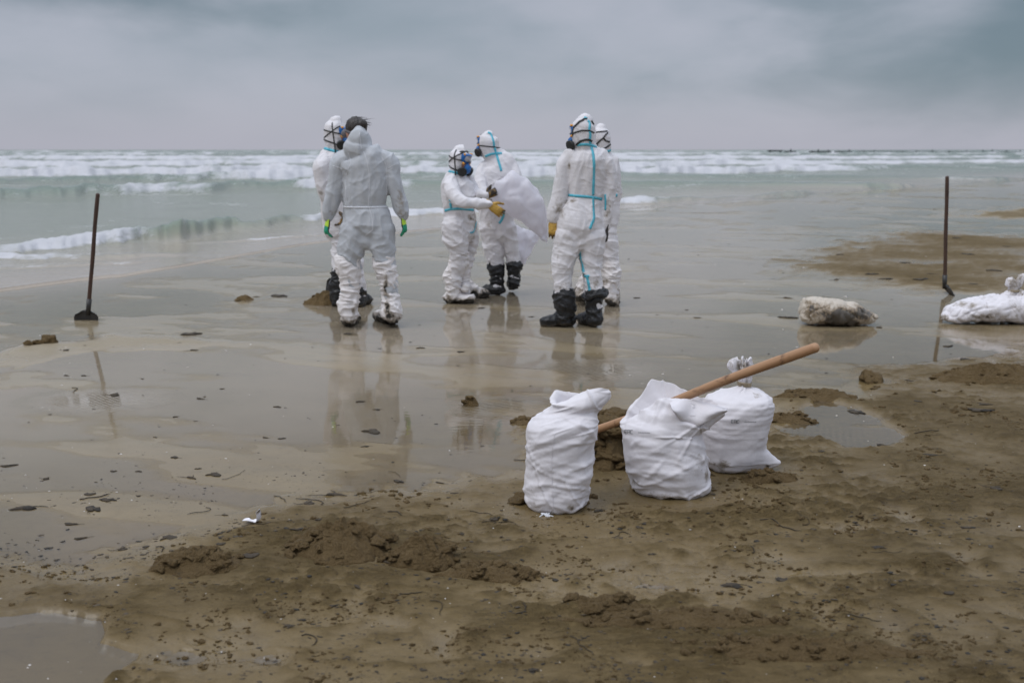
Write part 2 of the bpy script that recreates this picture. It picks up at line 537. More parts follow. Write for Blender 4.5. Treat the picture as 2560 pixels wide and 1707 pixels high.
def mat_sand():
    m, t, b = mat_new('wet_beach_sand')
    ge = t.n.new('ShaderNodeNewGeometry'); p = ge.outputs['Position']
    sep = t.n.new('ShaderNodeSeparateXYZ'); t.l.new(p, sep.inputs[0]); z = sep.outputs[2]
    at = t.n.new('ShaderNodeAttribute'); at.attribute_name = 'oil_vignette'; oil_vignette = at.outputs['Fac']
    fl = t.mapping(p, (1.0, 2.2, 1.0), rot=(0, 0, 0.15))
    n1 = t.noise(fl, 1.4, 6, 0.6, 0.5); n2 = t.noise(p, 9, 7, 0.7, 0.6); n3 = t.noise(p, 140, 3, 0.6); n4 = t.noise(fl, 22, 6, 0.78, 0.9)
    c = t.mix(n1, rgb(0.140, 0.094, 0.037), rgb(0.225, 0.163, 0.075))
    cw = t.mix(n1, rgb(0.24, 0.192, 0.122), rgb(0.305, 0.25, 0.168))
    ol = t.n.new('ShaderNodeMapRange'); t.l.new(oil_vignette, ol.inputs[0]); ol.inputs[2].default_value = 0.55
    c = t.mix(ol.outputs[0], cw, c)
    c = t.mix(t.math('MULTIPLY', t.ramp(n2, 0.45, 0.75), t.math('MULTIPLY', oil_vignette, 0.7)), c, rgb(0.095, 0.066, 0.032))
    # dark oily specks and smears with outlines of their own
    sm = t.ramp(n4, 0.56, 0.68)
    c = t.mix(t.math('MULTIPLY', sm, t.math('MULTIPLY', oil_vignette, 0.95)), c, rgb(0.045, 0.034, 0.021))
    c = t.mix(t.math('MULTIPLY', oil_vignette, 0.42), c, rgb(0.085, 0.062, 0.034))  # overall darkening: partly staining, partly painted vignette
    gr = t.math('ADD', 0.86, t.math('MULTIPLY', n3, 0.28))
    sc = t.n.new('ShaderNodeVectorMath'); sc.operation = 'SCALE'; t.l.new(c, sc.inputs[0]); t.l.new(gr, sc.inputs['Scale'])
    t.l.new(sc.outputs[0], b.inputs['Base Color'])
    dry = t.ramp(z, 0.001, 0.035)
    r = t.math('ADD', 0.07, t.math('MULTIPLY', t.ramp(z, 0.0015, 0.026), 0.60)); r = t.math('ADD', r, t.math('MULTIPLY', n2, 0.12))
    t.l.new(r, b.inputs['Roughness']); b.inputs['IOR'].default_value = 1.38
    t.l.new(t.math('SUBTRACT', 0.5, t.math('MULTIPLY', dry, 0.38)), b.inputs['Specular IOR Level'])
    h = t.math('ADD', t.math('MULTIPLY', n4, 1.0), t.math('MULTIPLY', n3, 0.25))
    bs = t.n.new('ShaderNodeBump'); bs.inputs['Distance'].default_value = 0.03
    t.l.new(h, bs.inputs['Height']); t.l.new(t.math('ADD', 0.03, t.math('MULTIPLY', dry, 0.97)), bs.inputs['Strength'])
    t.l.new(bs.outputs[0], b.inputs['Normal']); return m


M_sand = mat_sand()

RIP = []   # ripple patches (x, y, radius)


def mat_film():
    m, t, b = mat_new('shallow_clear_water')
    t.n.remove(b); out = t.n['Material Output']
    ge = t.n.new('ShaderNodeNewGeometry'); p = ge.outputs['Position']
    sep = t.n.new('ShaderNodeSeparateXYZ'); t.l.new(p, sep.inputs[0])
    h = t.math('MULTIPLY', t.noise(t.mapping(p, (1.0, 2.5, 1)), 9, 3, 0.5), 0.10)
    for (x, y, r, rot) in RIP:
        dx = t.math('SUBTRACT', sep.outputs[0], x); dy = t.math('MULTIPLY', t.math('SUBTRACT', sep.outputs[1], y), 1.5)
        q = t.math('SQRT', t.math('ADD', t.math('MULTIPLY', dx, dx), t.math('MULTIPLY', dy, dy)))
        msk = t.math('SUBTRACT', 1.0, t.ramp(q, 0.0, r))
        w = t.n.new('ShaderNodeTexWave'); w.inputs['Scale'].default_value = 9.0; w.inputs['Distortion'].default_value = 2.2
        w.inputs['Detail'].default_value = 1.5; w.inputs['Detail Scale'].default_value = 1.2
        t.l.new(t.mapping(p, (1, 1, 1), rot=(0, 0, rot)), w.inputs['Vector'])
        h = t.math('ADD', h, t.math('MULTIPLY', t.math('MULTIPLY', w.outputs['Fac'], msk), 0.7))
    nr = t.bump(h, 0.35, 0.012)
    gl = t.n.new('ShaderNodeBsdfGlossy'); gl.inputs['Roughness'].default_value = 0.035; gl.inputs['Color'].default_value = rgb(0.98, 0.965, 0.93)
    tr = t.n.new('ShaderNodeBsdfTransparent'); tr.inputs['Color'].default_value = rgb(0.97, 0.96, 0.93)
    fr = t.n.new('ShaderNodeFresnel'); fr.inputs['IOR'].default_value = 1.47
    t.l.new(nr, gl.inputs['Normal']); t.l.new(nr, fr.inputs['Normal'])
    mx = t.n.new('ShaderNodeMixShader'); t.l.new(fr.outputs[0], mx.inputs[0]); t.l.new(tr.outputs[0], mx.inputs[1]); t.l.new(gl.outputs[0], mx.inputs[2])
    df = t.n.new('ShaderNodeBsdfDiffuse'); df.inputs['Color'].default_value = rgb(0.50, 0.425, 0.33)
    m0 = t.n.new('ShaderNodeMixShader'); ad = t.n.new('ShaderNodeAttribute'); ad.attribute_name = 'depth'; asl = t.n.new('ShaderNodeAttribute'); asl.attribute_name = 'silt'; sh = t.ramp(ad.outputs['Fac'], -0.6, 2.6)
    t.l.new(t.math('MULTIPLY', sh, t.math('ADD', 0.06, t.math('MULTIPLY', asl.outputs['Fac'], 0.22))), m0.inputs[0]); t.l.new(t.math('MULTIPLY', fr.outputs[0], t.math('ADD', .25, t.math('MULTIPLY', sh, .75))), mx.inputs[0]); t.l.new(tr.outputs[0], m0.inputs[1]); t.l.new(df.outputs[0], m0.inputs[2]); t.l.new(m0.outputs[0], mx.inputs[1])
    t.l.new(mx.outputs[0], out.inputs[0]); return m


def mat_sea():
    m, t, b = mat_new('surf_water')
    ge = t.n.new('ShaderNodeNewGeometry'); p = ge.outputs['Position']
    def att(nm):
        a = t.n.new('ShaderNodeAttribute'); a.attribute_name = nm; return a.outputs['Fac']
    foam, silt, face = att('foam'), att('silt'), att('face')
    c = t.mix(silt, rgb(0.200, 0.212, 0.160), rgb(0.34, 0.28, 0.215))
    c = t.mix(t.math('MULTIPLY', face, 0.75), c, rgb(0.105, 0.165, 0.115))
    c = t.mix(t.math('MULTIPLY', att('edge'), 0.8), c, rgb(0.15, 0.105, 0.055))
    ps = t.mapping(p, (1.0, 1.0, 2.2)); pl = t.mapping(p, (0.55, 0.30, 2.0))
    n = t.math('ADD', t.math('MULTIPLY', t.noise(ps, 1.0, 6, 0.65, 0.8), 0.36), t.math('MULTIPLY', t.noise(ps, 4.5, 6, 0.7, 0.8), 0.30))
    n = t.math('ADD', n, t.math('MULTIPLY', t.noise(pl, 0.45, 5, 0.65, 1.0), 0.40)); n = t.math('SUBTRACT', n, 0.03)
    f = t.ramp(t.math('ADD', foam, t.math('MULTIPLY', t.math('SUBTRACT', n, 0.5), 2.3)), 0.34, 0.82)
    f = t.math('MULTIPLY', f, t.math('GREATER_THAN', foam, 0.03))
    fc = t.mix(t.noise(pl, 1.2, 5, 0.7, 0.5), rgb(0.33, 0.345, 0.35), rgb(0.69, 0.67, 0.70))  # darker foam tone paints shading of the white water into its colour
    t.l.new(t.mix(f, c, fc), b.inputs['Base Color'])
    t.l.new(t.math('SUBTRACT', t.math('ADD', 0.15, t.math('MULTIPLY', f, 0.6)), t.math('MULTIPLY', silt, 0.08)), b.inputs['Roughness']); b.inputs['IOR'].default_value = 1.33
    pw = t.mapping(p, (0.6, 1.6, 1.0), rot=(0, 0, -0.2))
    rp = t.math('ADD', t.math('MULTIPLY', t.noise(pw, 2.4, 5, 0.62, 0.5), 1.0), t.math('MULTIPLY', f, t.noise(p, 11, 5, 0.75)))
    rp = t.math('MULTIPLY', rp, t.math('SUBTRACT', 1.0, t.math('MULTIPLY', silt, 0.8)))
    t.l.new(t.bump(rp, 0.6, 0.07), b.inputs['Normal']); return m


# ------------------------------------------------------------------ beach and sea
def D2S(*pts): return [(u * 2560 / 2352, v * 2560 / 2352) for u, v in pts]      # big preview -> photo pixels


# swash line: where the sea gives way to the beach
SHORE = np.array([G(u, v) for u, v in [(-900, 880), (-400, 800), (0, 729), (300, 692), (760, 612), (1090, 570), (1520, 528), (2070, 482), (2560, 449), (2900, 432)]])
_o = np.argsort(SHORE[:, 0]); SHORE = SHORE[_o]


def shore_y(x):
    y = np.interp(x, SHORE[:, 0], SHORE[:, 1])
    s0 = 0.75; y = np.where(x < SHORE[0, 0], SHORE[0, 1] + (x - SHORE[0, 0]) * 0.55, y)
    return np.where(x > SHORE[-1, 0], SHORE[-1, 1] + (x - SHORE[-1, 0]) * 0.75, y)


POLY_DRY = [tuple(G(u, v)) for u, v in D2S((-1500, 1500), (-300, 1330), (0, 1285), (200, 1285), (420, 1235), (560, 1195), (640, 1142), (760, 1112), (1000, 1118),
            (1190, 1100), (1200, 1010), (1350, 960), (1600, 950), (1790, 960), (1800, 900), (1930, 905), (2010, 880), (1930, 842), (2100, 835), (2352, 800), (3000, 760))] \
    + [(14, 2.0), (9, -3), (-9, -3)]
POLY_PUD = [tuple(G(u, v)) for u, v in D2S((1770, 985), (1840, 960), (1850, 905), (1960, 930), (2060, 1000), (2050, 1030), (1930, 1040), (1880, 1010), (1770, 1040))]
POLY_PUD2 = [tuple(G(u, v)) for u, v in D2S((-500, 1480), (-60, 1425), (90, 1402), (222, 1425), (232, 1475), (325, 1500), (250, 1580), (120, 1700), (-500, 1720))]
POLY_BAR = [tuple(G(u, v)) for u, v in D2S((1770, 600), (1900, 572), (2000, 540), (2110, 530), (2352, 545), (2900, 540), (2900, 705), (2352, 684), (2200, 672), (2020, 656), (1860, 632))]
POLY_BAR2 = [tuple(G(u, v)) for u, v in D2S((2150, 496), (2352, 478), (2800, 470), (2800, 505), (2352, 506))]
POLY_RIDGE = [tuple(G(u, v)) for u, v in D2S((-60, 822), (100, 790), (250, 772), (390, 772), (560, 790), (380, 800), (200, 812), (40, 845))]

BUMPS = []   # (x, y, rx, ry, h) soft mounds and hollows in the sand


def bump_px(u, v, rx, ry, h):
    g = G(u, v); BUMPS.append((g[0], g[1], rx, ry, h))


for a in [(1020, 1420, .22, .10, -.03), (1160, 1415, .25, .09, .018), (960, 1440, .14, .07, .02), (1290, 1440, .14, .08, -.02), (1700, 1540, .5, .12, .014), (1950, 1620, .5, .1, .014),
          (1250, 1570, .3, .1, .008), (2100, 1440, .4, .03, -.018), (2350, 1420, .12, .10, .02), (480, 1640, .2, .12, -.02), (1900, 1300, .3, .1, .012), (2300, 1250, .5, .2, .012),
          (1990, 1010, .4, .12, .015), (1440, 1500, .2, .08, -.012), (1800, 1450, .35, .12, -.01)]:
    bump_px(*a)


PADS = [(P(1397, 1262, 4.18).x, 4.16, .28), (P(1670, 1250, 4.40).x, 4.36, .30), (P(1830, 1200, 4.72).x, 4.68, .28)]


_R = random.Random(31)
for (u, v) in [(900, 1510), (1010, 1560), (1120, 1620), (1380, 1480), (1560, 1420), (1680, 1470), (1860, 1520), (2060, 1540), (2240, 1600), (2120, 1330), (2280, 1310), (1400, 1640), (620, 1560), (700, 1650), (1960, 1400), (2420, 1420), (1620, 1670), (1240, 1380)]:
    a = _R.random() < .5; bump_px(u, v, .055 if a else .13, .13 if a else .055, -.015); bump_px(u + _R.uniform(30, 60), v + _R.uniform(-10, 16), .05, .05, .014)


def ground_h(x, y):
    """sand height and dark tint (oily debris staining plus painted vignette) at world points"""
    wob = 0.10 * fbm2(x * 1.7, y * 1.7, 3, 5) + 0.05 * fbm2(x * 6, y * 6, 3, 9)
    D = 1 - sstep(sdf_poly(x, y, POLY_DRY) + wob * 1.6, -0.32, 0.12)
    Bm = 1 - sstep(sdf_poly(x, y, POLY_BAR) + wob * 5, -0.8, 0.5)
    B2 = 1 - sstep(sdf_poly(x, y, POLY_BAR2) + wob * 6, -1.2, 0.5)
    Rg = 1 - sstep(sdf_poly(x, y, POLY_RIDGE) + wob, -0.18, 0.10)
    pud = 1 - sstep(sdf_poly(x, y, POLY_PUD) + wob, -0.06, 0.06)
    pud2 = 1 - sstep(sdf_poly(x, y, POLY_PUD2) + wob * 0.35, -0.04, 0.03)
    # wet flat: low bars running along the shore
    xr = x * 0.96 - y * 0.28; yr = x * 0.28 + y * 0.96
    wet = -0.0028 + 0.0080 * fbm2(xr * 0.38 + 3.7, yr * 1.0 + 1.3, 4, 21, 0.5) + 0.0032 * fbm2(xr * 1.0 + 1.7, yr * 2.9 + .3, 3, 27) + 0.0012 * fbm2(xr * 3, yr * 7, 3, 31)
    und = 0.010 * fbm2(x * 0.9, y * 1.4, 3, 41)
    rd = 1 - np.abs(fbm2(x * 3.1, y * 4.3, 3, 51)) * 1.6
    cr = fbm2(x * 7.5, y * 12, 4, 61, 0.62)
    crm = sstep(fbm2(x * 1.1 + 5, y * 1.6, 3, 71), -0.05, 0.35)
    dry = 0.020 + und + 0.008 * np.clip(rd, 0, 1) ** 3 + 0.011 * np.maximum(cr, -0.25) * (0.25 + crm) + 0.006 * fbm2(x * 24, y * 34, 2, 81) * (0.35 + crm)
    h = wet * (1 - D) + dry * D
    bar = 0.020 + 0.013 * fbm2(x * 0.7, y * 0.9, 4, 91) + 0.004 * cr
    h = h * (1 - Bm) + bar * Bm
    h = h * (1 - B2) + 0.03 * B2
    h = h + Rg * 0.016
    for (bx, by, rx, ry, hh) in BUMPS:
        q = ((x - bx) / rx) ** 2 + ((y - by) / ry) ** 2
        h = h + hh * np.exp(-q) * (1 + 0.5 * cr)
    h = h * (1 - pud) + (-0.006 + 0.006 * fbm2(x * 3, y * 5, 3, 15)) * pud
    h = h * (1 - pud2) + (-0.02) * pud2
    h = np.where(y < 1.2, np.maximum(h, 0.01), h)
    for (bx, by, br) in PADS:
        q = np.exp(-(((x - bx) ** 2 + (y - by) ** 2) / br ** 2) ** 2); h = h * (1 - q) + 0.004 * q
    # sea bed
    s = (y - shore_y(x)) * 0.8
    h = h - np.clip(s + 0.2, 0, 400) * 0.02 - 0.01 * sstep(s, -0.8, 0.6)
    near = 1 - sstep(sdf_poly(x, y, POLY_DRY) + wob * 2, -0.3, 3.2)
    oil_vignette = np.clip(0.42 * near ** 1.3 + D * (0.25 + 0.5 * sstep(fbm2(x * 0.6, y * 0.8, 3, 17), -0.3, 0.4)) + 0.35 * D * sstep(x, 0.6, 2.6) + 0.8 * Bm + .4 * B2, 0, 1)  # near and rightward terms paint vignette darkening into the stained sand tint
    return h, oil_vignette


GRID = {}


def gz(x, y):
    """height of the built sand sheet"""
    a = math.atan2(x, y); r = math.hypot(x, y); A, R, H = GRID['a'], GRID['r'], GRID['h']
    i = min(max(int((a - A[0]) / (A[1] - A[0])), 0), len(A) - 2); j = min(max(int(np.searchsorted(R, r)) - 1, 0), len(R) - 2)
    fa = min(max((a - A[i]) / (A[i + 1] - A[i]), 0), 1); fr = min(max((r - R[j]) / (R[j + 1] - R[j]), 0), 1)
    return float((H[j, i] * (1 - fa) + H[j, i + 1] * fa) * (1 - fr) + (H[j + 1, i] * (1 - fa) + H[j + 1, i + 1] * fa) * fr)


def polar_grid(ang, rad):
    A, R = np.meshgrid(ang, rad)
    return R * np.sin(A), R * np.cos(A)


def grid_faces(nr, nc, wrap=False):
    i = np.arange(nr - 1)[:, None]; j = np.arange(nc if wrap else nc - 1)[None, :]
    a = i * nc + j; b = i * nc + (j + 1) % nc
    return np.stack([a, b, b + nc, a + nc], -1).reshape(-1, 4)


def v_rad(v0, v1, n):
    v = np.linspace(v0, v1, n); return np.array([G(CX, q)[1] for q in v])


def build_ground():
    fine = np.radians(np.linspace(-36, 36, 940)); coarse = np.radians(np.linspace(36, 324, 60)[1:-1])
    ang = np.concatenate([fine, coarse])
    rad = np.concatenate([[0.02, 0.5, 1.0, 1.5, 2.0, 2.3], v_rad(1800, 560, 400), v_rad(557, 420, 40), np.geomspace(90, 9000, 26)])
    X, Y = polar_grid(ang, rad); H, oil_vignette = ground_h(X.ravel(), Y.ravel())
    H = np.where(np.hypot(X, Y).ravel() > 80, np.minimum(H, 0.05), H)
    behind = (Y.ravel() < 0)
    H = np.where(behind, 0.02, H)
    V = np.stack([X.ravel(), Y.ravel(), H], 1)
    me = mk_mesh('ground', V, grid_faces(len(rad), len(ang), True))
    add_attr(me, 'oil_vignette', oil_vignette)
    GRID.update(a=fine, r=rad, h=H.reshape(X.shape)[:, :len(fine)])
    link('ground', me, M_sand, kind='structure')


build_ground()
for (u, v, r, rot) in [(1480, 925, 0.75, 0.9), (260, 1000, 0.7, 0.5), (1990, 1090, 0.5, 0.3), (1250, 1015, 0.5, 1.2)]:
    g = G(u, v); RIP.append((float(g[0]), float(g[1]), r, rot))


def build_film():
    """thin sheet of standing water; sand that rises above it shows as low bars"""
    ang = np.radians(np.linspace(-52, 52, 420)); rad = np.concatenate([[1.6, 2.0, 2.3], v_rad(1800, 440, 300), np.linspace(60, 90, 8)])
    X, Y = polar_grid(ang, rad); x, y = X.ravel(), Y.ravel(); H, oil_vignette = ground_h(x, y)
    F = grid_faces(len(rad), len(ang)); ok = (y < shore_y(x) + .5); F = F[ok[F].all(1)]
    me = mk_mesh('shallow_water', np.stack([x, y, 0 * x], 1), F)
    add_attr(me, 'depth', np.clip(-H * 1000, -20, 20)); add_attr(me, 'silt', np.clip(1 - 2.4 * oil_vignette, 0, 1))
    link('shallow_water', me, mat_film(), kind='structure')


build_film()

# each breaker: base line in photo pixels, height (m), foam amount, all along the line; widths in metres
WAVES = [
    dict(p=[(-700, 700), (-100, 648), (0, 640), (70, 634), (200, 622), (320, 615), (430, 606), (560, 586), (700, 566), (780, 556), (950, 546), (1150, 538), (1400, 531)],
         h=[.0, .05, .07, .11, .16, .21, .27, .24, .14, .12, .16, .12, 0], f=[0, .25, .5, .85, .85, .75, .15, .05, .05, .55, .95, .8, 0], wf=.42, wb=1.5, fb=.5, fs=1),
    dict(p=[(-700, 680), (0, 652), (120, 652), (330, 648), (520, 640)], h=[0, .06, .05, .05, 0], f=[0, .8, .55, 0.05, 0], wf=.2, wb=.6, fb=.3, fs=1),
    dict(p=[(380, 616), (500, 612), (640, 603), (760, 594), (900, 584), (1060, 574)], h=[0, .02, .025, .02, .02, 0], f=[0, .42, .45, .42, .35, 0], wf=.1, wb=.2, fb=.12, fs=1),
    dict(p=[(-300, 690), (0, 676), (200, 668), (330, 662), (420, 652)], h=[0, .02, .02, .02, 0], f=[0, .45, .4, .3, 0], wf=.1, wb=.25, fb=.15, fs=1),
    dict(p=[(1350, 520), (1520, 516), (1600, 512), (1700, 508), (1850, 500), (2080, 490), (2200, 486), (2270, 482), (2340, 480), (2390, 476), (2560, 470), (3000, 455)],
         h=[0, .14, .20, .12, .06, .22, .12, .3, .32, .3, .28, .2], f=[0, .6, .9, .2, 0, .25, .2, 1.0, 1.0, .8, .8, .6], wf=.6, wb=2.2, fb=.6, fs=1),
    dict(p=[(-700, 520), (0, 503), (200, 496), (380, 489), (500, 486), (560, 480), (680, 473), (760, 478), (900, 474), (1050, 470)], h=[.2, .3, .32, .33, .33, .3, .25, .4, .45, .2],
         f=[0, .05, .05, .65, .75, .2, .1, .9, .95, .3], wf=1.0, wb=4.0, fb=1.2, fs=2),
    dict(p=[(-700, 470), (0, 462), (160, 460), (300, 458), (500, 458), (620, 455), (760, 452), (900, 448)], h=[.2, .25, .25, .28, .4, .5, .5, .2], f=[.0, .1, .1, .1, .45, .9, .95, .2], wf=1.4, wb=4, fb=1.6, fs=2),
    dict(p=[(-700, 452), (0, 447), (160, 446), (330, 441), (480, 442), (600, 440), (740, 436), (900, 432), (1000, 440), (1150, 446), (1300, 450), (1420, 448), (1600, 444), (1850, 438), (2100, 430), (2250, 424), (2600, 420)],
         h=[.4, .5, .5, .4, .5, .55, .5, .3, .4, .5, .5, .4, .5, .5, .4, .25, .15], f=[.8, 1, 1, .75, .95, 1, .95, .3, .8, 1, .95, .9, 1, 1, .9, .2, .1], wf=1.8, wb=5, fb=3.0, fs=3),
    dict(p=[(-700, 425), (0, 421), (300, 420), (480, 417), (620, 412), (800, 411), (1000, 418), (1200, 420), (1400, 417), (1600, 420), (1800, 417), (2000, 414), (2200, 412), (2400, 411), (2560, 409), (3000, 406)],
         h=[.5, .6, .55, .5, .5, .55, .45, .5, .55, .5, .55, .45, .4, .35, .4, .4], f=[.9, 1, 1, .9, .8, .9, .6, .9, 1, .95, 1, .9, .85, .8, .85, .8], wf=3, wb=9, fb=7, fs=3),
    dict(p=[(-700, 404), (0, 402), (350, 401), (600, 402), (800, 399), (1000, 401), (1300, 403), (1600, 401), (1900, 401), (2200, 400), (2560, 397), (3000, 396)],
         h=[.6, .6, .65, .6, .65, .6, .6, .6, .6, .5, .5, .5], f=[.9, .9, .9, .8, .95, .5, .8, .95, .9, .85, .5, .7], wf=5, wb=14, fb=11, fs=4),
    dict(p=[(-700, 391), (0, 391), (300, 390), (700, 389), (1000, 390), (1300, 390), (1600, 389), (2000, 389), (2560, 389), (3000, 388)],
         h=[.75] * 10, f=[.7, .5, .8, .35, .7, .9, .85, .5, .55, .5], wf=9, wb=25, fb=16, fs=5),
    dict(p=[(-700, 383), (3000, 383)], h=[.8, .8], f=[.50, .50], wf=14, wb=40, fb=22, fs=6),
    dict(p=[(-700, 379.3), (3000, 379.3)], h=[.8, .8], f=[.42, .42], wf=25, wb=60, fb=40, fs=7),
    dict(p=[(-700, 377), (3000, 377)], h=[.9, .9], f=[.3, .3], wf=40, wb=100, fb=60, fs=8),
]


def build_sea():
    fine = np.radians(np.linspace(-38, 38, 900)); ang = np.concatenate([np.radians([-88, -75, -62, -50, -43]), fine, np.radians([43, 50, 62, 75, 88])])
    rad = np.concatenate([v_rad(900, 745, 24), v_rad(742, 470, 190), v_rad(469, 383, 165), v_rad(382.5, 376, 36), np.geomspace(2000, 15000, 10)])
    X, Y = polar_grid(ang, rad); A, R = np.meshgrid(ang, rad)
    x, y, r, a = X.ravel(), Y.ravel(), R.ravel(), A.ravel()
    s = (y - shore_y(x)) * 0.8
    U = CX + FOC * np.tan(np.clip(a, -1.3, 1.3)) / cP
    z = 0.012 + 0.025 * fbm2(x * 0.25, y * 0.5, 3, 3) * sstep(s, 2, 12) + 0.05 * fbm2(x * 0.05, y * 0.12, 3, 6) * sstep(s, 15, 60)
    foam = np.zeros_like(z); face = np.zeros_like(z)
    for i, w in enumerate(WAVES):
        pu = np.array([q[0] for q in w['p']], float); pv = np.array([q[1] for q in w['p']], float)
        # ground distance of the crest base along each bearing
        uu = np.linspace(pu[0], pu[-1], 400)
        g = np.array([G(q, np.interp(q, pu, pv)) for q in uu]); ga = np.arctan2(g[:, 0], g[:, 1]); gr = np.hypot(g[:, 0], g[:, 1])
        rc = np.interp(a, ga, gr); cu = np.interp(a, ga, uu)
        k = w['wf']
        rc = rc + k * (1.8 * pn2(cu * 0.010, cu * 0 + i * 3.3, 100 + i) + 0.7 * pn2(cu * 0.035, cu * 0 + 7.7 * i, 120 + i))
        amp = np.interp(cu, pu, w['h']) * (1 + 0.32 * pn2(cu * 0.012, cu * 0 + i, 140 + i) + 0.10 * pn2(cu * .06, cu * 0, 150 + i))
        fo = np.interp(cu, pu, w['f'])
        fo = np.clip(fo + .02 + 0.32 * pn2(cu * (0.012 if i < 8 else 0.03), cu * 0 + i * 1.7, 160 + i), 0, 1.2) * (fo > 0.02)
        d = r - rc - k * 1.5
        prof = np.where(d < 0, np.exp(-(d / (k * 1.0)) ** 2), np.exp(-(d / w['wb']) ** 2))
        z = np.maximum(z, 0.012 + amp * prof * (1 + 0.10 * pn2(x / k * .6, y / k * 1.0, 180 + i))) if i < 5 else z + amp * prof * (1 + 0.12 * pn2(x / k, y / k, 180 + i))
        fp = np.where(d < 0, sstep(d, -k * 2.0, -k * 0.8), 1 - sstep(d, 0.15 * w['fb'], w['fb'] * 1.6))
        ft = fo * fp
        foam = np.maximum(foam, ft)
        face = np.maximum(face, np.where(d < 0, prof, prof ** 3) * np.clip(amp * 4, 0, 1))
        # lumpy white water
        z = z + np.clip(ft - 0.3, 0, 1) * amp * 0.17 * (pn2(x / k * .6, y / k * .9, 200 + i) + 0.4 * pn2(x / k * 2.0, y / k * 2.2, 220 + i))
    # drifting foam left between the breakers
    rows = sstep(s, 3, 9) * (0.26 + 0.30 * fbm2(x * 0.08, y * 0.30, 4, 77)) * (1 - sstep(s, 120, 300))
    foam = np.maximum(foam, np.clip(rows, 0, 0.42) * 0.9)
    foam *= sstep(s, -0.25, 0.6)
    # swash edge: a thin lip of water dying out on the sand
    wob = 0.45 * pn2(x * 0.45, y * 0 + 3, 300) + 0.16 * pn2(x * 1.7, y * 0, 301) + 0.06 * pn2(x * 5, y * 0, 302)
    se = s + wob
    z = np.where(se < 0, 0.004 - 0.10 * np.clip(-se, 0, 3), z * sstep(se, -0.05, 0.5) + 0.014 * (1 - sstep(se, 0, 0.5)))
    lip = np.exp(-((se - 0.06) / 0.07) ** 2)
    z = z + 0.010 * lip
    silt = np.clip(1 - sstep(s, 0.5, 11.0), 0, 1) * 0.95
    lip = lip * np.clip(.55 + .8 * pn2(x * 1.3, y * 1.3, 305), 0, 1)
    r2 = np.hypot(x, y)
    V = np.stack([x, y, z], 1)
    me = mk_mesh('sea', V, grid_faces(len(rad), len(ang)))
    add_attr(me, 'foam', foam); add_attr(me, 'silt', silt); add_attr(me, 'edge', lip); add_attr(me, 'face', np.clip(face, 0, 1))
    link('sea', me, mat_sea(), kind='structure')


build_sea()


def build_pier():
    t = thing('ruined_pier', 'long ruined timber pier far out in the surf on the right horizon', 'pier')
    Yd = 330.0
    for u in (1925, 1950, 1976, 2030, 2045, 2070, 2096, 2122, 2160, 2185, 2226, 2254, 2290, 2330, 2372, 2416, 2456, 2480, 2515, 2550, 2590, 2640):
        p = P(u, 386, Yd); h = random.uniform(1.0, 1.9) if u < 2140 else random.uniform(1.1, 1.5)
        mb = MB(); mb.tube([(p.x, Yd, -0.5), (p.x + .05, Yd, h)], [.16 if u > 2140 else .24, .14 if u > 2140 else .2], 8); link('pile', mb.mesh('pile'), M_pier, t)
    for (a, b) in ((1920, 1956), (1962, 1990), (2024, 2078), (2088, 2130)):
        pa, pb = P(a, 380, Yd), P(b, 380, Yd); mb = MB(); mb.box(((pa.x + pb.x) / 2, Yd + .3, 0.95 + random.uniform(-.2, .2)), ((pb.x - pa.x) / 2, .6, .22)); link('deck_slab', mb.mesh('deck_slab', False), M_pier, t)
    pa, pb = P(2140, 381, Yd), P(2680, 381, Yd); mb = MB(); mb.tube([(pa.x, Yd, .95), ((pa.x + pb.x) / 2, Yd, .85), (pb.x, Yd, .75)], [.09] * 3, 8); link('beam', mb.mesh('beam'), M_pier, t)


build_pier()

# ------------------------------------------------------------------ heaps of sand
def blob(n=8, m=6, seed=0, amp=0.4, flat=1.0):
    mb = MB(); mb.ellipsoid((0, 0, 0), np.diag((1, 1, flat)), n, m); V, F = mb.arr()
    d = 1 + amp * pn3(V * 1.4 + seed * 7.3, seed) + amp * 0.5 * pn3(V * 3.1 + seed, seed + 1)
    return V * d[:, None], F


CLODS = []
for i in range(6):
    V, F = blob(22, 16, 400 + i, 0.55, 0.72); V = V * (1 + .16 * pn3(V * 5, 30 + i) + .12 * (1 - np.abs(pn3(V * 9, 40 + i))) ** 2 + .06 * pn3(V * 18, 50 + i))[:, None]; CLODS.append(mk_mesh('clod', V, F)); CLODS[-1].materials.append(M_clod)


def place_clod(x, y, r, parent=None, z=None, name='clod'):
    o = link(name, CLODS[random.randrange(6)], None, parent)
    zz = gz(x, y) if z is None else z
    o.location = (x, y, zz + r * 0.28); o.scale = (r * random.uniform(.8, 1.4), r * random.uniform(.8, 1.3), r * random.uniform(.65, 1.0))
    o.rotation_euler = (random.uniform(-.4, .4), random.uniform(-.4, .4), random.uniform(0, 6.28))
    return o


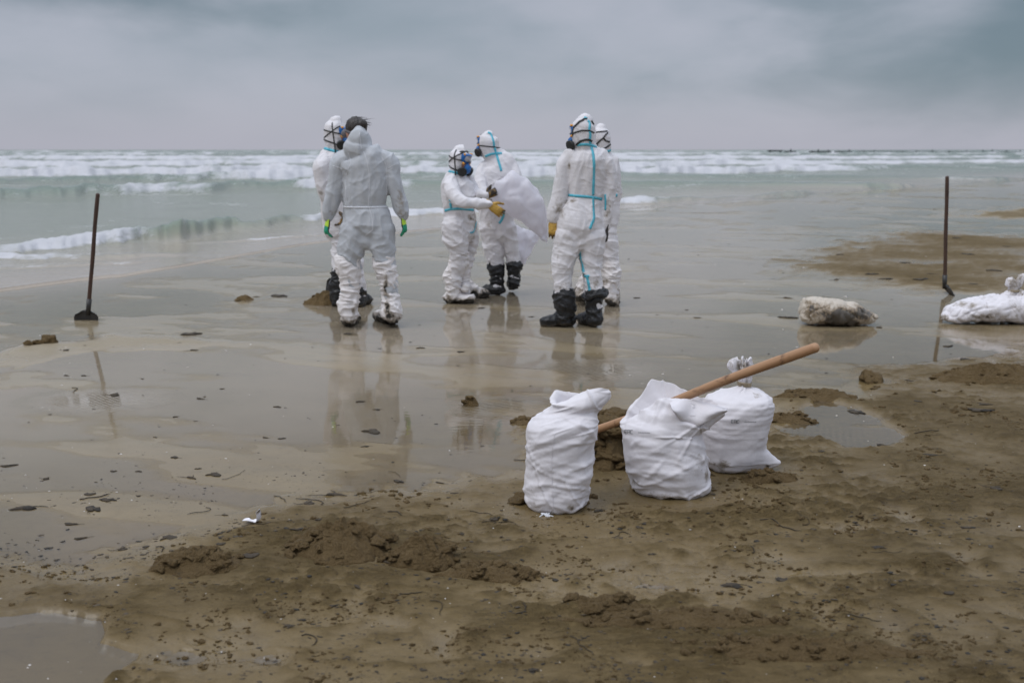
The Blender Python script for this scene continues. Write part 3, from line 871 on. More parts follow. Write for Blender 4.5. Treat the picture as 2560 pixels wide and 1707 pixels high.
def heap(label, u, v, rx, ry, h, nclod=10, seed=1, rough=1.0, skew=0.0, crx=(0.006, 0.022)):
    """heap whose near foot is at photo pixel (u,v)"""
    g = G(u, v); cx, cy = g[0], g[1] + ry * 0.9
    t = thing('sand_heap', label, 'sand heap')
    n, m = 110, 46; th = np.linspace(0, 2 * math.pi, n, endpoint=False); q = np.linspace(0, 1, m)
    TH, Q = np.meshgrid(th, q); out = 1 + 0.28 * pn2(np.cos(TH) * 1.6 + seed, np.sin(TH) * 1.6, seed) + 0.1 * pn2(np.cos(TH) * 5 + seed, np.sin(TH) * 5, seed)
    x = cx + Q * out * rx * np.cos(TH) + skew * (1 - Q) * rx; y = cy + Q * out * ry * np.sin(TH)
    p = np.stack([x.ravel() * 1.0, y.ravel(), np.zeros(x.size)], 1)
    prof = np.clip(1 - Q.ravel() ** 1.6, 0, 1) ** 0.9
    k = 0.22 / max(rx, .12)
    lump = (1 - np.abs(pn3(p * 9 * k ** .5, seed))) ** 2 * 0.45 + (1 - np.abs(pn3(p * 21, seed + 2))) ** 2 * 0.26 + 0.22 * pn3(p * 44, seed + 3) + 0.14 * pn3(p * 85, seed + 4)
    zz = h * prof * (0.55 + 0.62 * lump * rough) + 0.006 * (lump - 0.5) * (1 - Q.ravel())
    base = ground_h(x.ravel(), y.ravel())[0]
    z = np.where(Q.ravel() > 0.985, base - 0.01, base + zz)
    # crumbly overhangs: push sideways too
    xx = x.ravel() + 0.02 * rx / .2 * pn3(p * 16, seed + 6) * (1 - Q.ravel()); yy = y.ravel() + 0.02 * pn3(p * 16 + 9, seed + 7) * (1 - Q.ravel())
    me = mk_mesh('mound', np.stack([xx, yy, z], 1), grid_faces(m, n, True)[:, ::-1])
    link('mound', me, M_clod, t)
    R = random.Random(seed)
    for i in range(nclod):
        a = R.uniform(0, 6.28); qq = R.uniform(.15, 1.12) ** .7
        px_, py_ = cx + qq * rx * math.cos(a), cy + qq * ry * math.sin(a)
        r = R.uniform(*crx); zc = gz(px_, py_) + h * max(0, 1 - qq ** 1.6) * 0.78
        place_clod(px_, py_, r, t, zc)
    return t


heap('tall lumpy heap of wet brown sand between the front sacks', 1528, 1178, .16, .26, .27, 80, 11, .55, 0.35, (.02, .048))
heap('crumbly heap of brown sand, widest of those in the foreground', 838, 1418, .21, .15, .10, 60, 12, 1.2)
heap('broken dark sand clump beside a hollow in the foreground', 1050, 1434, .15, .10, .10, 44, 13, 1.2)
heap('low ridge of crumbled sand with footmark, right of the dark hollow', 1225, 1462, .17, .07, .045, 40, 14, 1.2)
heap('grainy low sand heap left of the widest foreground heap', 470, 1450, .16, .11, .065, 44, 15, 1.1)
heap('dark dug sand heap at the right edge of the beach', 2520, 968, .40, .22, .10, 24, 16, 1.1)
heap('small pale sand heap holding the black shovel blade behind the people', 806, 764, .20, .16, .155, 10, 17, .9, .1)
heap('small mound of sand with dark weed left of the standing people', 606, 752, .10, .08, .06, 6, 18, 1.0)
heap('flat spread of crumbled sand right of the tied white sack', 2050, 1002, .26, .10, .055, 20, 19, 1.2)
heap('low crumbled sand patch beside the puddle behind the tied sack', 1985, 1060, .17, .08, .04, 16, 20, 1.2)
heap('crumbled sand lump at the foot of the tied white sack', 1925, 1215, .13, .07, .05, 14, 21, 1.1)
heap('long crumbled sand ridge in the right foreground', 1700, 1592, .36, .07, .028, 46, 22, 1.2, 0, (.005, .016))
heap('low sand clump nearest the bottom right edge', 2010, 1668, .36, .06, .028, 46, 23, 1.2, 0, (.005, .016))
heap('small churned sand patch in the bottom centre foreground', 1520, 1552, .13, .06, .03, 16, 24, 1.2)
heap('small sand lumps left of the open front sack', 1320, 1062, .09, .06, .035, 8, 25, 1.1)
heap('upright lump of sand amid the reflections before the centre people', 1178, 1016, .045, .04, .075, 4, 26, .8)
for (lab, u, v, r) in [('large dark clod on the low sand ridge beside the left shovel', 124, 858, .062), ('middle clod on the low sand ridge beside the left shovel', 96, 860, .034),
                       ('smallest clod on the low sand ridge beside the left shovel', 72, 864, .032), ('brown clod near the foot of the open front sack', 1300, 1255, .035),
                       ('lone clod on wet sand left of the far right puddle', 2178, 955, .06)]:
    g = G(u, v); o = place_clod(g[0], g[1], r, None, None, 'sand_clod'); o['label'] = lab; o['category'] = 'sand clod'

# ------------------------------------------------------------------ people
def crease(V, seed, lam, n=4, width=.2, warp=.4):
    """thin pinched ridge lines, straight for a hand's breadth and then fading"""
    R = np.random.default_rng(seed); o = np.zeros(len(V)); w = pn3(V * (0.45 / lam), seed + 50) * warp
    for i in range(n):
        d = R.normal(size=3); d /= np.linalg.norm(d); f = 1 / (lam * R.uniform(.7, 1.7))
        ph = V @ d * f + R.uniform(0, 10) + w
        t = np.abs(ph - np.floor(ph) - .5) * 2; m = np.clip(pn3(V * (0.5 / lam) + i * 5.1, seed + i) * 2.2 + .1, 0, 1)
        o += np.clip(1 - t / width, 0, 1) * m
    return o


def crumple(V, seed, lam, n=4, warp=0.35):
    """straight sharp creases of stiff coated fabric: folded triangle waves"""
    R = np.random.default_rng(seed); o = np.zeros(len(V)); w = pn3(V * (0.5 / lam), seed + 50) * warp
    for i in range(n):
        d = R.normal(size=3); d /= np.linalg.norm(d); f = 1 / (lam * R.uniform(.7, 1.6))
        ph = V @ d * f + R.uniform(0, 10) + w
        t = np.abs(ph - np.floor(ph) - .5) * 2; m = np.clip(pn3(V * (0.35 / lam) + i * 5.1, seed + i) * 1.6 + .45, 0, 1)
        o += (t - .5) * m
    return o / math.sqrt(n)


def wrinkle(V, N, seed, torso_z, amp=1.0, leg_amp=1.0):
    """folds: long and upright on the trunk, tight cross folds on sleeves and legs"""
    z = V[:, 2:3]
    wt = sstep(z[:, 0], torso_z - 0.05, torso_z + 0.12)[:, None]
    pt = V * np.array([9.0, 9.0, 2.6]); pl = V * np.array([4.5, 4.5, 10.0]) + np.stack([0 * V[:, 0], 0 * V[:, 0], 3.5 * V[:, 0]], 1)
    warp = 0.7 * np.stack([pn3(V * 4, seed + 20), pn3(V * 4 + 5, seed + 21), pn3(V * 4 + 9, seed + 22)], 1)
    def rid(p, s): return (1 - np.abs(pn3(p + warp, s))) ** 3
    a = rid(pt, seed) * wt[:, 0] + rid(pl, seed + 1) * (1 - wt[:, 0])
    b = rid(V * 13 + 3, seed + 2); c = pn3(V * 3.2, seed + 3); e = rid(V * 24, seed + 4)
    ct = crumple(V * np.array([1.25, 1.25, .42]), seed + 30, .15, 4, .25); cl = crumple(V * np.array([.62, .62, 1.25]) + np.stack([0 * V[:, 0], 0 * V[:, 0], .5 * V[:, 0]], 1), seed + 32, .13, 4, .25)
    w_ = wt[:, 0]; d = 0.011 * (a - 0.45) + 0.011 * c + 0.020 * (ct * w_ + cl * (1 - w_)) + 0.006 * crumple(V, seed + 31, .10, 3) + .0065 * crease(V * np.array([1, 1, 1.25]), seed + 40, .13, 5, .22) * (.55 + .45 * (1 - w_)) + .0048 * crease(V * np.array([.6, .6, 1.5]), seed + 41, .09, 4, .3) * (1 - w_ * .6)
    d *= amp * (wt[:, 0] + (1 - wt[:, 0]) * leg_amp)
    return V + N * d[:, None]


def spots_dirt(V, spots):
    """spots: (u, v, rx, ry, strength) in photo pixels"""
    y = V[:, 1] * cP + (CAMZ - V[:, 2]) * sP
    u = CX + FOC * V[:, 0] / y
    vv = CY - FOC * (V[:, 1] * sP - (CAMZ - V[:, 2]) * cP) / y
    d = np.zeros(len(V))
    for (su, svv, rx, ry, st) in spots:
        q = ((u - su) / rx) ** 2 + ((vv - svv) / ry) ** 2
        d = np.maximum(d, st * np.exp(-q))
    return d


def limb(mb, Y, spec, ratio=0.9, n=14):
    pts, rad = [], []
    for s in spec:
        u, v, r = s[:3]; dy = s[3] if len(s) > 3 else 0.0
        p = P(u, v, Y + dy); pts.append(p); rad.append(px2m(r, p))
    # refine with Catmull-Rom for smooth limbs
    q, rr = [], []
    for i in range(len(pts) - 1):
        p0, p1, p2, p3 = pts[max(i - 1, 0)], pts[i], pts[i + 1], pts[min(i + 2, len(pts) - 1)]
        for k in range(4):
            t = k / 4
            q.append(0.5 * ((2 * p1) + (p2 - p0) * t + (2 * p0 - 5 * p1 + 4 * p2 - p3) * t * t + (3 * p1 - p0 - 3 * p2 + p3) * t ** 3)); rr.append(rad[i] + (rad[i + 1] - rad[i]) * t)
    q.append(pts[-1]); rr.append(rad[-1])
    mb.tube(q, rr, n, ratio)


def body_mesh(Y, torso, hood, limbs, seed, torso_v, spots, tratio=0.66, leg_amp=1.0, amp=1.0):
    mb = MB(); limb(mb, Y, torso, tratio, 22)
    if hood: limb(mb, Y, hood, 1.08, 18)
    for l in limbs: limb(mb, Y, l, 0.95)
    V, F = voxel(mb, 0.0078, 6)
    N = vnormals(V, F); V = wrinkle(V, N, seed, P(1280, torso_v, Y).z, amp, leg_amp)
    me = mk_mesh('body', V, F); add_attr(me, 'dirt', spots_dirt(V, spots))
    return me, V, F


def cover(parent, Y, tube_spec, foot, mat, seed, dirt=0.9, rimspots=(), amp=1.0, name='shoe_cover', stain_h=0.12, lift=0.0):
    """baggy shoe cover: leg tube plus a foot pointing along (dx,dy)"""
    mb = MB(); limb(mb, Y, tube_spec, 0.95, 16)
    u, v, dx, dy, ln = foot; g = G(u, v); L = math.hypot(dx, dy); dx, dy = dx / L * ln, dy / L * ln
    z0 = lift
    H = np.array((g[0], g[1], 0)); d = np.array((dx, dy, 0))
    mb.tube([H - d * .12 + (0, 0, .062 + z0), H + d * .15 + (0, 0, .062 + z0), H + d * .5 + (0, 0, .055 + z0 * .8), H + d * .85 + (0, 0, .045 + z0 * .5)], [.058, .066, .06, .05], 14, ref=(0, 0, 1))
    mb.tube([H + (0, 0, .16 + z0), H + d * .35 + (0, 0, .07 + z0)], [.06, .055], 12)
    last = P(*tube_spec[-1][:2], Y); mb.tube([np.array(last), H + (0, 0, .09 + z0)], [px2m(tube_spec[-1][2], last), .062], 12)
    V, F = voxel(mb, 0.0075, 3); N = vnormals(V, F)
    w = np.array([5.5, 5.5, 16.0])
    a = (1 - np.abs(pn3(V * w + 0.8 * pn3(V * 5, seed + 9)[:, None], seed))) ** 2.5; b = (1 - np.abs(pn3(V * 22, seed + 1))) ** 3
    V = V + N * (amp * (0.017 * (a - 0.42) + 0.003 * (b - 0.4) + 0.012 * pn3(V * 6, seed + 2) + .010 * crumple(V * np.array([1, 1, 1.6]), seed + 7, .09) + .011 * crease(V * np.array([.8, .8, 1.5]), seed + 8, .085, 5, .28)))[:, None]
    V[:, 2] = np.maximum(V[:, 2], -0.008 + lift * .5)
    me = mk_mesh(name, V, F)
    dd = np.clip(dirt * (1.9 - 1.7 * (V[:, 2] - lift) / stain_h), 0, 1.5) * (0.85 + 0.5 * pn3(V * 9, seed + 5)); dd = np.maximum(dd, spots_dirt(V, rimspots))
    add_attr(me, 'dirt', np.clip(dd, 0, 1.5))
    return link(name, me, mat, parent)


def glove(parent, wrist, tip, thumb, mats, curl=0.35, size=0.185, spread=0.10, dirt=0.45, seed=0, palm_dir=None):
    """hand: palm, four fingers of different lengths and a thumb, slightly curled"""
    wrist, tip = np.array(wrist, float), np.array(tip, float)
    d = tip - wrist; d /= np.linalg.norm(d); s = np.array(thumb, float); s -= d * (s @ d); s /= np.linalg.norm(s)
    n = np.cross(d, s)                                  # back/palm normal; fingers curl towards +n
    if palm_dir is not None and n @ np.array(palm_dir, float) < 0: n = -n
    k = size / 0.185
    mb = MB()
    mb.tube([wrist - d * .035 * k, wrist + d * .01 * k, wrist + d * .05 * k, wrist + d * .092 * k], [.034 * k, .034 * k, .044 * k, .043 * k], 12, 0.5, ref=tuple(n))
    for i, (off, ln, sp) in enumerate([(.033, .078, .12), (.0115, .088, .03), (-.011, .082, -.05), (-.032, .064, -.14)]):
        p = wrist + d * .084 * k + s * off * k; pts = [p]; a = 0.12; seg = [.44, .32, .24]
        dr = d + s * sp * spread * 4
        dr /= np.linalg.norm(dr)
        for q in seg:
            a += curl * 0.9; v = dr * math.cos(a) + n * math.sin(a); p = p + v * ln * q * k; pts.append(p)
        mb.tube(pts, [.0118 * k, .0112 * k, .0102 * k, .0088 * k], 8)
    p = wrist + d * .028 * k + s * .03 * k; t1 = d * .62 + s * .75 + n * .25; t1 /= np.linalg.norm(t1); t2 = d * .88 + s * .35 + n * .38; t2 /= np.linalg.norm(t2)
    mb.tube([p, p + t1 * .045 * k, p + t1 * .045 * k + t2 * .03 * k, p + t1 * .045 * k + t2 * .055 * k], [.0185 * k, .0145 * k, .0128 * k, .010 * k], 8)
    V, F = voxel(mb, 0.0042, 2); N = vnormals(V, F)
    V = V + N * (0.0022 * pn3(V * 45, seed))[:, None]
    me = mk_mesh('glove', V, F); 
    for m in mats: me.materials.append(m)
    rel = V - wrist; back = -(rel @ n); along = rel @ d
    add_attr(me, 'dirt', np.clip(dirt + 0.5 * sstep(-back, -.01, .012) + 0.3 * pn3(V * 25, seed + 3), 0, 1.1))
    if len(mats) > 1:
        Fa = np.asarray(F); fb = -(N @ n)[Fa].mean(1); fa = along[Fa].mean(1); idx = np.where(fb < -0.25, 1, np.where(fa < .055 * k, 0, 2))
        me.polygons.foreach_set('material_index', np.minimum(idx, len(mats) - 1).astype(np.int32)); me.update()
    return link('glove', me, None, parent)


M_green = plain('green_latex', (0.01, 0.27, 0.15), 0.45, bump=0.3)


def frame(f, up=(0, 0, 1)):
    f = Vector(f).normalized(); r = f.cross(Vector(up)).normalized(); u = r.cross(f)
    return f, r, u


def respirator(parent, c, f, k=1.0, up=(0, 0, 1), goggles=True, skin=True, seal=True):
    """goggles, nose cup and two round filters on a face looking along f; c = head centre"""
    f, r, u = frame(f, up); c = Vector(c); k *= 1.0
    A = lambda a, b, d: np.array(c + (r * a + u * b + f * d) * k)
    msk = link('respirator', None, None, parent); 
    th = np.linspace(0, 2 * math.pi, 28, endpoint=False)
    def sup(b0, d, w, h, bend=0.0, e=0.6):
        cs, sn = np.cos(th), np.sin(th); x = np.sign(cs) * np.abs(cs) ** e * w; y = np.sign(sn) * np.abs(sn) ** e * h
        return np.array([A(x[i], b0 + y[i], d - bend * (x[i] / w) ** 2) for i in range(len(th))])
    if skin:
        mb = MB(); mb.ellipsoid(A(0, -.02, .035), np.array([np.array(r) * .072 * k, np.array(u) * .10 * k, np.array(f) * .068 * k]).T, 18, 12); mb.tube([A(0, -.005, .10), A(0, -.03, .118)], [.010 * k, .015 * k], 8)
        link('face', mb.mesh('face'), M_skin, parent)
    if seal:
        mb = MB(); R = [sup(-.01, .045, .088, .115, .05), sup(-.01, .070, .086, .112, .05), sup(-.01, .080, .074, .10, .05), sup(-.01, .060, .070, .094, .05), sup(-.01, .045, .088, .115, .05)]
        mb.rings(R, cap=False); link('rubber_seal', mb.mesh('rubber_seal'), M_rubber, msk)
    mb = MB(); mb.rings([sup(.034, .045, .082, .044, .04), sup(.034, .075, .086, .048, .045), sup(.036, .112, .078, .043, .045), sup(.036, .124, .070, .036, .042)], cap=True); go = link('goggle_frame', mb.mesh('goggle_frame'), M_mblue, msk)
    mb = MB(); mb.rings([sup(.036, .122, .064, .031, .04), sup(.036, .131, .062, .029, .04)]); link('lens', mb.mesh('lens'), M_lens, msk)
    for sx in (-1, 1):
        for (b0, dd) in ((.074, .088), (-.010, .092)):
            p = A(sx * .062, b0, dd - .01); nv = np.array(r * sx * .8 + f * .6 + u * (.25 if b0 > 0 else -.2)); nv /= np.linalg.norm(nv)
            mb = MB(); mb.tube([p - nv * .005, p + nv * .012 * k], [.012 * k, .0095 * k], 10); link('button', mb.mesh('button'), M_orange, msk)
    mb = MB(); mb.tube([A(0, -.012, .088), A(0, -.045, .108), A(0, -.078, .104), A(0, -.105, .078)], [.030 * k, .050 * k, .054 * k, .040 * k], 18, .7, ref=tuple(f)); link('nose_cup', mb.mesh('nose_cup'), M_mblue, msk)
    for sx in (-1, 1):
        p = A(sx * .060, -.085, .086); ax = np.array(r * sx * .80 + f * .48 - u * .28); ax /= np.linalg.norm(ax)
        mb = MB(); mb.tube([p - ax * .02 * k, p + ax * .012 * k, p + ax * .014 * k, p + ax * .034 * k, p + ax * .036 * k], [.026 * k, .030 * k, .046 * k, .046 * k, .041 * k], 24, round_ends=False)
        fl = link('filter', mb.mesh('filter'), M_rubber, msk)
    return msk


def straps(parent, bvh, c, f, k=1.0, up=(0, 0, 1), extra=True):
    f, r, u = frame(f, up); c = Vector(c)
    for (off, tilt, w) in ((.015, 0.05, .011), (-.085 * k, .16, .013)):
        nrm = (u + f * tilt).normalized()
        m = loop_on(bvh, c + u * off * k, nrm, w, .005, ref=tuple(f), a0=38, a1=322, n=44)
        if m: link('strap', m.mesh('strap'), M_rubber, parent)
    if extra:
        for sx in (-1, 1):
            nrm = (r * sx * .05 + u * .62 - f * .78).normalized()
            pass
        m = loop_on(bvh, c + f * .0 + u * .02, (f * .9 + u * .25).normalized(), .011, .005, ref=tuple(r), a0=-50, a1=230, n=40)
        if m: link('strap', m.mesh('strap'), M_rubber, parent)
        m = loop_on(bvh, c + u * .03 * k, (u * .72 - f * .70).normalized(), .011, .005, ref=tuple(f), a0=40, a1=320, n=44)
        if m: link('strap', m.mesh('strap'), M_rubber, parent)


def tape(parent, bvh, path, w=0.026, mat=None, name='seam_tape', t=0.004, step=3.0):
    for m in tape_px(bvh, path, w, step, t, True): link(name, m.mesh(name), mat or M_tape, parent)


def tloop(parent, bvh, c, nrm, w=.028, a0=0, a1=360, mat=None, name='seam_tape'):
    m = loop_on(bvh, c, nrm, w, .004, a0, a1, 64)
    if m: link(name, m.mesh(name), mat or M_tape, parent)


def Z1(x, y, ox=740, oy=260, s=5.2265): return (ox + x / s, oy + y / s)
def Z3(x, y): return (1060 + x / 6.27, 310 + y / 6.27)
def Z4(x, y): return (1060 + x / 6.27, 540 + y / 6.27)
def Z5(x, y): return (1340 + x / 5.407, 270 + y / 5.407)
def Z6(x, y): return (1320 + x / 5.226, 540 + y / 5.226)


# --- A: thin grey suit, back to us, left of centre
def person_a():
    Y = 8.72
    t = thing('person', 'person in thin grey coverall seen from behind, dark hair, lime and green gloves', 'person')
    torso = [(916, 588, 46), (919, 562, 64), (915, 538, 60), (910, 517, 53), (913, 485, 58), (915, 445, 58), (911, 412, 62), (908, 392, 54), (901, 379, 38), (898, 366, 27)]
    hood = [(896, 374, 36), (898, 357, 34), (899, 340, 26, -.02), (899, 327, 15, -.01)]
    la = [(868, 396, 22), (845, 410, 23), (841, 440, 22), (838, 467, 22), (830, 505, 21), (824, 528, 17), (821, 545, 11)]
    ra = [(950, 394, 22), (976, 408, 23), (980, 440, 22), (988, 472, 20), (1000, 510, 19), (1006, 531, 17), (1008, 544, 11)]
    ll = [(888, 575, 38), (882, 610, 37), (874, 645, 31), (872, 668, 27), (874, 700, 22), (875, 745, 19)]
    rl = [(950, 575, 38), (955, 610, 34), (960, 645, 28), (964, 670, 25), (971, 700, 21), (977, 745, 17)]
    spots = [(1000, 500, 14, 30, .75), (1006, 530, 16, 14, .7), (830, 535, 18, 14, .5)]
    me, V, F = body_mesh(Y, torso, hood, [la, ra, ll, rl], 1, 600, spots)
    link('body', me, M_suit_grey, t); bv = bvh_of(V, F)
    # head turned down and to the left, hair tied up and blown by the wind
    hc = P(889, 329, Y + .07)
    mb = MB(); mb.ellipsoid(hc, np.diag((.085, .10, .115)), 18, 12); mb.tube([hc + Vector((-.02, 0, -.06)), P(895, 368, Y + .02)], [.055, .055], 12)
    mb.tube([hc + Vector((-.07, .06, -.02)), hc + Vector((-.085, .08, -.04))], [.014, .018], 8)
    Vh, Fh = voxel(mb, .008, 3); link('head', mk_mesh('head', Vh, Fh), M_skin, t)
    mb = MB(); mb.ellipsoid(hc + Vector((.008, -.012, .03)), np.diag((.092, .105, .098)), 20, 14); mb.ellipsoid(P(903, 312, Y + .03), np.diag((.055, .06, .05)), 16, 10)
    Vh, Fh = voxel(mb, .008, 3); N = vnormals(Vh, Fh); Vh = Vh + N * (.006 * pn3(Vh * np.array((60, 60, 18)), 3))[:, None]
    hair = link('hair', mk_mesh('hair', Vh, Fh), M_hair, t)
    mb = MB(); R = random.Random(4)
    for i in range(70):
        a = R.uniform(-.09, .07); p0 = np.array(hc) + np.array((a, R.uniform(-.05, .05), .10 + R.uniform(-.03, .015) - abs(a) * .4)); L = R.uniform(.03, .12)
        d = np.array((R.uniform(.5, 1.0), R.uniform(-.2, .2), R.uniform(-.1, .45))); p1 = p0 + d * L * .5; p2 = p1 + (d + np.array((.2, 0, -.25))) * L * .5
        mb.tube([p0, p1, p2], [.0016, .0012, .0005], 4, round_ends=False)
    link('loose_hair', mb.mesh('loose_hair'), M_hair, hair)
    hb = bvh_of(Vh, Fh)
    m = loop_on(hb, hc + Vector((0, 0, -.012)), (.28, -.1, 1), .026, .006, rad=.3)
    if m: link('goggle_strap', m.mesh('goggle_strap'), M_band, t)
    mb = MB(); mb.tube([hc + Vector((-.085, .02, -.015)), hc + Vector((-.102, .06, -.02))], [.04, .036], 14); link('goggles', mb.mesh('goggles'), M_band, t)
    # pale seams
    for path in ([Z1(828, 380), Z1(845, 520), Z1(860, 600)], [Z1(885, 625), Z1(925, 740), Z1(955, 900), Z1(962, 1100), Z1(945, 1335)],
                 [Z1(955, 1350), Z1(985, 1450), Z1(1005, 1568), (932, 575), (912, 590)], [Z1(480, 810), Z1(560, 830), Z1(605, 860)], [Z1(1200, 850), Z1(1260, 805), Z1(1300, 790)],
                 [Z1(680, 640), Z1(720, 760), Z1(660, 920), Z1(650, 1120), Z1(665, 1300)], [Z1(1120, 700), Z1(1180, 800), Z1(1190, 960), Z1(1185, 1200)]):
        tape(t, bv, path, .0065, M_seam, 'seam', .0015)
    tloop(t, bv, P(910, 517, Y), (0, 0, 1), .016, mat=M_seam, name='waist_gather')
    cover(t, Y, [(869, 654, 31), (872, 672, 30), (874, 700, 25), (875, 735, 24), (870, 760, 24), (874, 782, 22)], (871, 814, .1, 1, .26), M_cover_white, 31, 1.0, [(884, 780, 9, 16, .9), (852, 800, 12, 14, .7)], stain_h=.10)
    cover(t, Y, [(957, 654, 28), (964, 672, 27), (970, 700, 22), (976, 735, 20), (980, 760, 23), (980, 780, 26)], (978, 809, -.75, 1, .27), M_cover_white, 32, 1.05, [(965, 720, 8, 40, 1.0), (968, 770, 10, 30, 1.0), (975, 790, 20, 16, 1.0)], stain_h=.13)
    glove(t, P(821, 549, Y), P(812, 596, Y + .01), (-.35, .9, 0), [M_lime, M_gdark, M_green], .42, .19, seed=5, palm_dir=(1, .4, 0))
    glove(t, P(1007, 546, Y), P(1015, 588, Y + .01), (.15, .95, 0), [M_lime, M_gdark, M_green], .3, .18, seed=6, palm_dir=(-1, .2, 0))


def person_b():
    Y = 9.95
    t = thing('person', 'white hooded person with blue respirator facing right, behind the grey suit', 'person')
    torso = [(846, 575, 34), (842, 540, 37), (840, 505, 36), (838, 465, 40), (835, 425, 43), (833, 398, 38), (836, 378, 27), (838, 366, 22)]
    hood = [(836, 370, 21), (836, 352, 24), (837, 330, 26), (838, 314, 24), (839, 303, 15)]
    na = [(812, 402, 21, -.08), (804, 420, 22, -.12), (806, 450, 19, -.12), (812, 480, 17, -.12), (826, 505, 15, -.1), (842, 525, 12, -.08)]
    fa = [(860, 402, 18, .14), (872, 440, 18, .16), (885, 480, 16, .14), (900, 510, 12, .1)]
    l1 = [(850, 575, 27), (850, 620, 21), (848, 665, 17), (846, 700, 15), (846, 745, 14)]
    l2 = [(872, 575, 26), (884, 630, 21), (894, 685, 16), (900, 740, 14)]
    me, V, F = body_mesh(Y, torso, hood, [na, fa, l1, l2], 11, 590, [(800, 482, 14, 8, .7)], .8)
    link('body', me, M_suit, t); bv = bvh_of(V, F)
    hc = P(838, 335, Y)
    respirator(t, hc, (1, -.10, -.18), 1.0); straps(t, bv, hc, (1, -.10, -.18))
    tloop(t, bv, P(836, 377, Y), (.25, 0, 1), .026)
    for a in (1, 2):
        pass
    cover(t, Y, [(847, 676, 19), (845, 700, 20), (845, 725, 19), (846, 750, 18)], (848, 762, 1, -.25, .25), M_cover_black, 41, .35)
    cover(t, Y, [(897, 735, 17), (900, 748, 17), (900, 755, 17)], (898, 766, .25, 1, .24), M_cover_black, 42, .35)
    glove(t, P(842, 526, Y - .08), P(850, 556, Y - .08), (.6, -.4, .1), [M_glove_y], .5, .19, seed=7)
    glove(t, P(900, 510, Y + .1), P(912, 540, Y + .1), (.6, .4, 0), [M_glove_y], .5, .19, seed=8)


def person_c():
    Y = 10.12
    t = thing('person', 'short white suited person with round mask filters holding the plastic bag', 'person')
    torso = [(1148, 578, 38), (1148, 552, 41), (1147, 524, 40), (1145, 492, 43), (1142, 462, 40), (1143, 443, 31), (1146, 430, 21)]
    hood = [(1144, 432, 19), (1145, 416, 22), (1147, 398, 25), (1149, 384, 23), (1150, 376, 14)]
    na = [(1126, 455, 19, -.1), (1130, 478, 18, -.2), (1146, 501, 16, -.28), (1170, 508, 14, -.3), (1200, 510, 13, -.3), (1221, 511, 12, -.3)]
    fa = [(1168, 452, 18, .12), (1184, 475, 14, .1), (1200, 487, 12, 0), (1214, 490, 10, -.05)]
    l1 = [(1136, 565, 33, -.05), (1141, 602, 31, -.06), (1147, 634, 22, -.06), (1140, 690, 17, -.03), (1132, 730, 13)]
    l2 = [(1166, 570, 27, .1), (1178, 606, 17, .12), (1168, 650, 16, .12), (1160, 690, 14, .1), (1166, 730, 12, .08)]
    spots = [(1180, 545, 14, 22, .65), (1178, 600, 10, 30, .5), (1188, 560, 8, 25, .6)]
    me, V, F = body_mesh(Y, torso, hood, [na, fa, l1, l2], 21, 560, spots, .75)
    link('body', me, M_suit, t); bv = bvh_of(V, F)
    hc = P(1148, 400, Y); fd = (1, -.45, -.28)
    respirator(t, hc, fd, 1.02); straps(t, bv, hc, fd)
    tloop(t, bv, P(1143, 432, Y), (.2, 0, 1), .024)
    tape(t, bv, [Z3(325, 1360), Z3(420, 1335), Z3(560, 1328), Z3(700, 1340), Z3(800, 1352)], .024)
    tape(t, bv, [Z3(405, 1195), Z3(415, 1260), Z3(428, 1330)], .024)
    tape(t, bv, [Z3(640, 395), Z3(690, 430), Z3(718, 475)], .016)
    tape(t, bv, [Z4(820, 90), Z4(800, 190), Z4(775, 260), Z4(725, 262)], .018)
    cover(t, Y, [(1150, 640, 23), (1149, 654, 25), (1141, 672, 23), (1131, 690, 21), (1133, 715, 18), (1132, 738, 17)], (1127, 757, 1, -.12, .24), M_cover_white, 51, 1.05, [(1120, 745, 8, 10, .8)], stain_h=.085)
    cover(t, Y, [(1164, 665, 15, .12), (1160, 690, 14, .1), (1162, 720, 12, .08)], (1166, 745, 1, .15, .24), M_cover_white, 52, 1.15, [(1180, 735, 25, 14, .8)], stain_h=.13)
    glove(t, P(1224, 512, Y - .3), P(1252, 533, Y - .3), (.5, 0, 1), [M_glove_y], .2, .19, spread=.14, dirt=.3, seed=9, palm_dir=(0, 1, 0))
    glove(t, P(1214, 491, Y - .05), P(1238, 480, Y - .05), (0, 0, 1), [M_glove_y], .5, .17, dirt=.8, seed=10, palm_dir=(0, 1, 0))


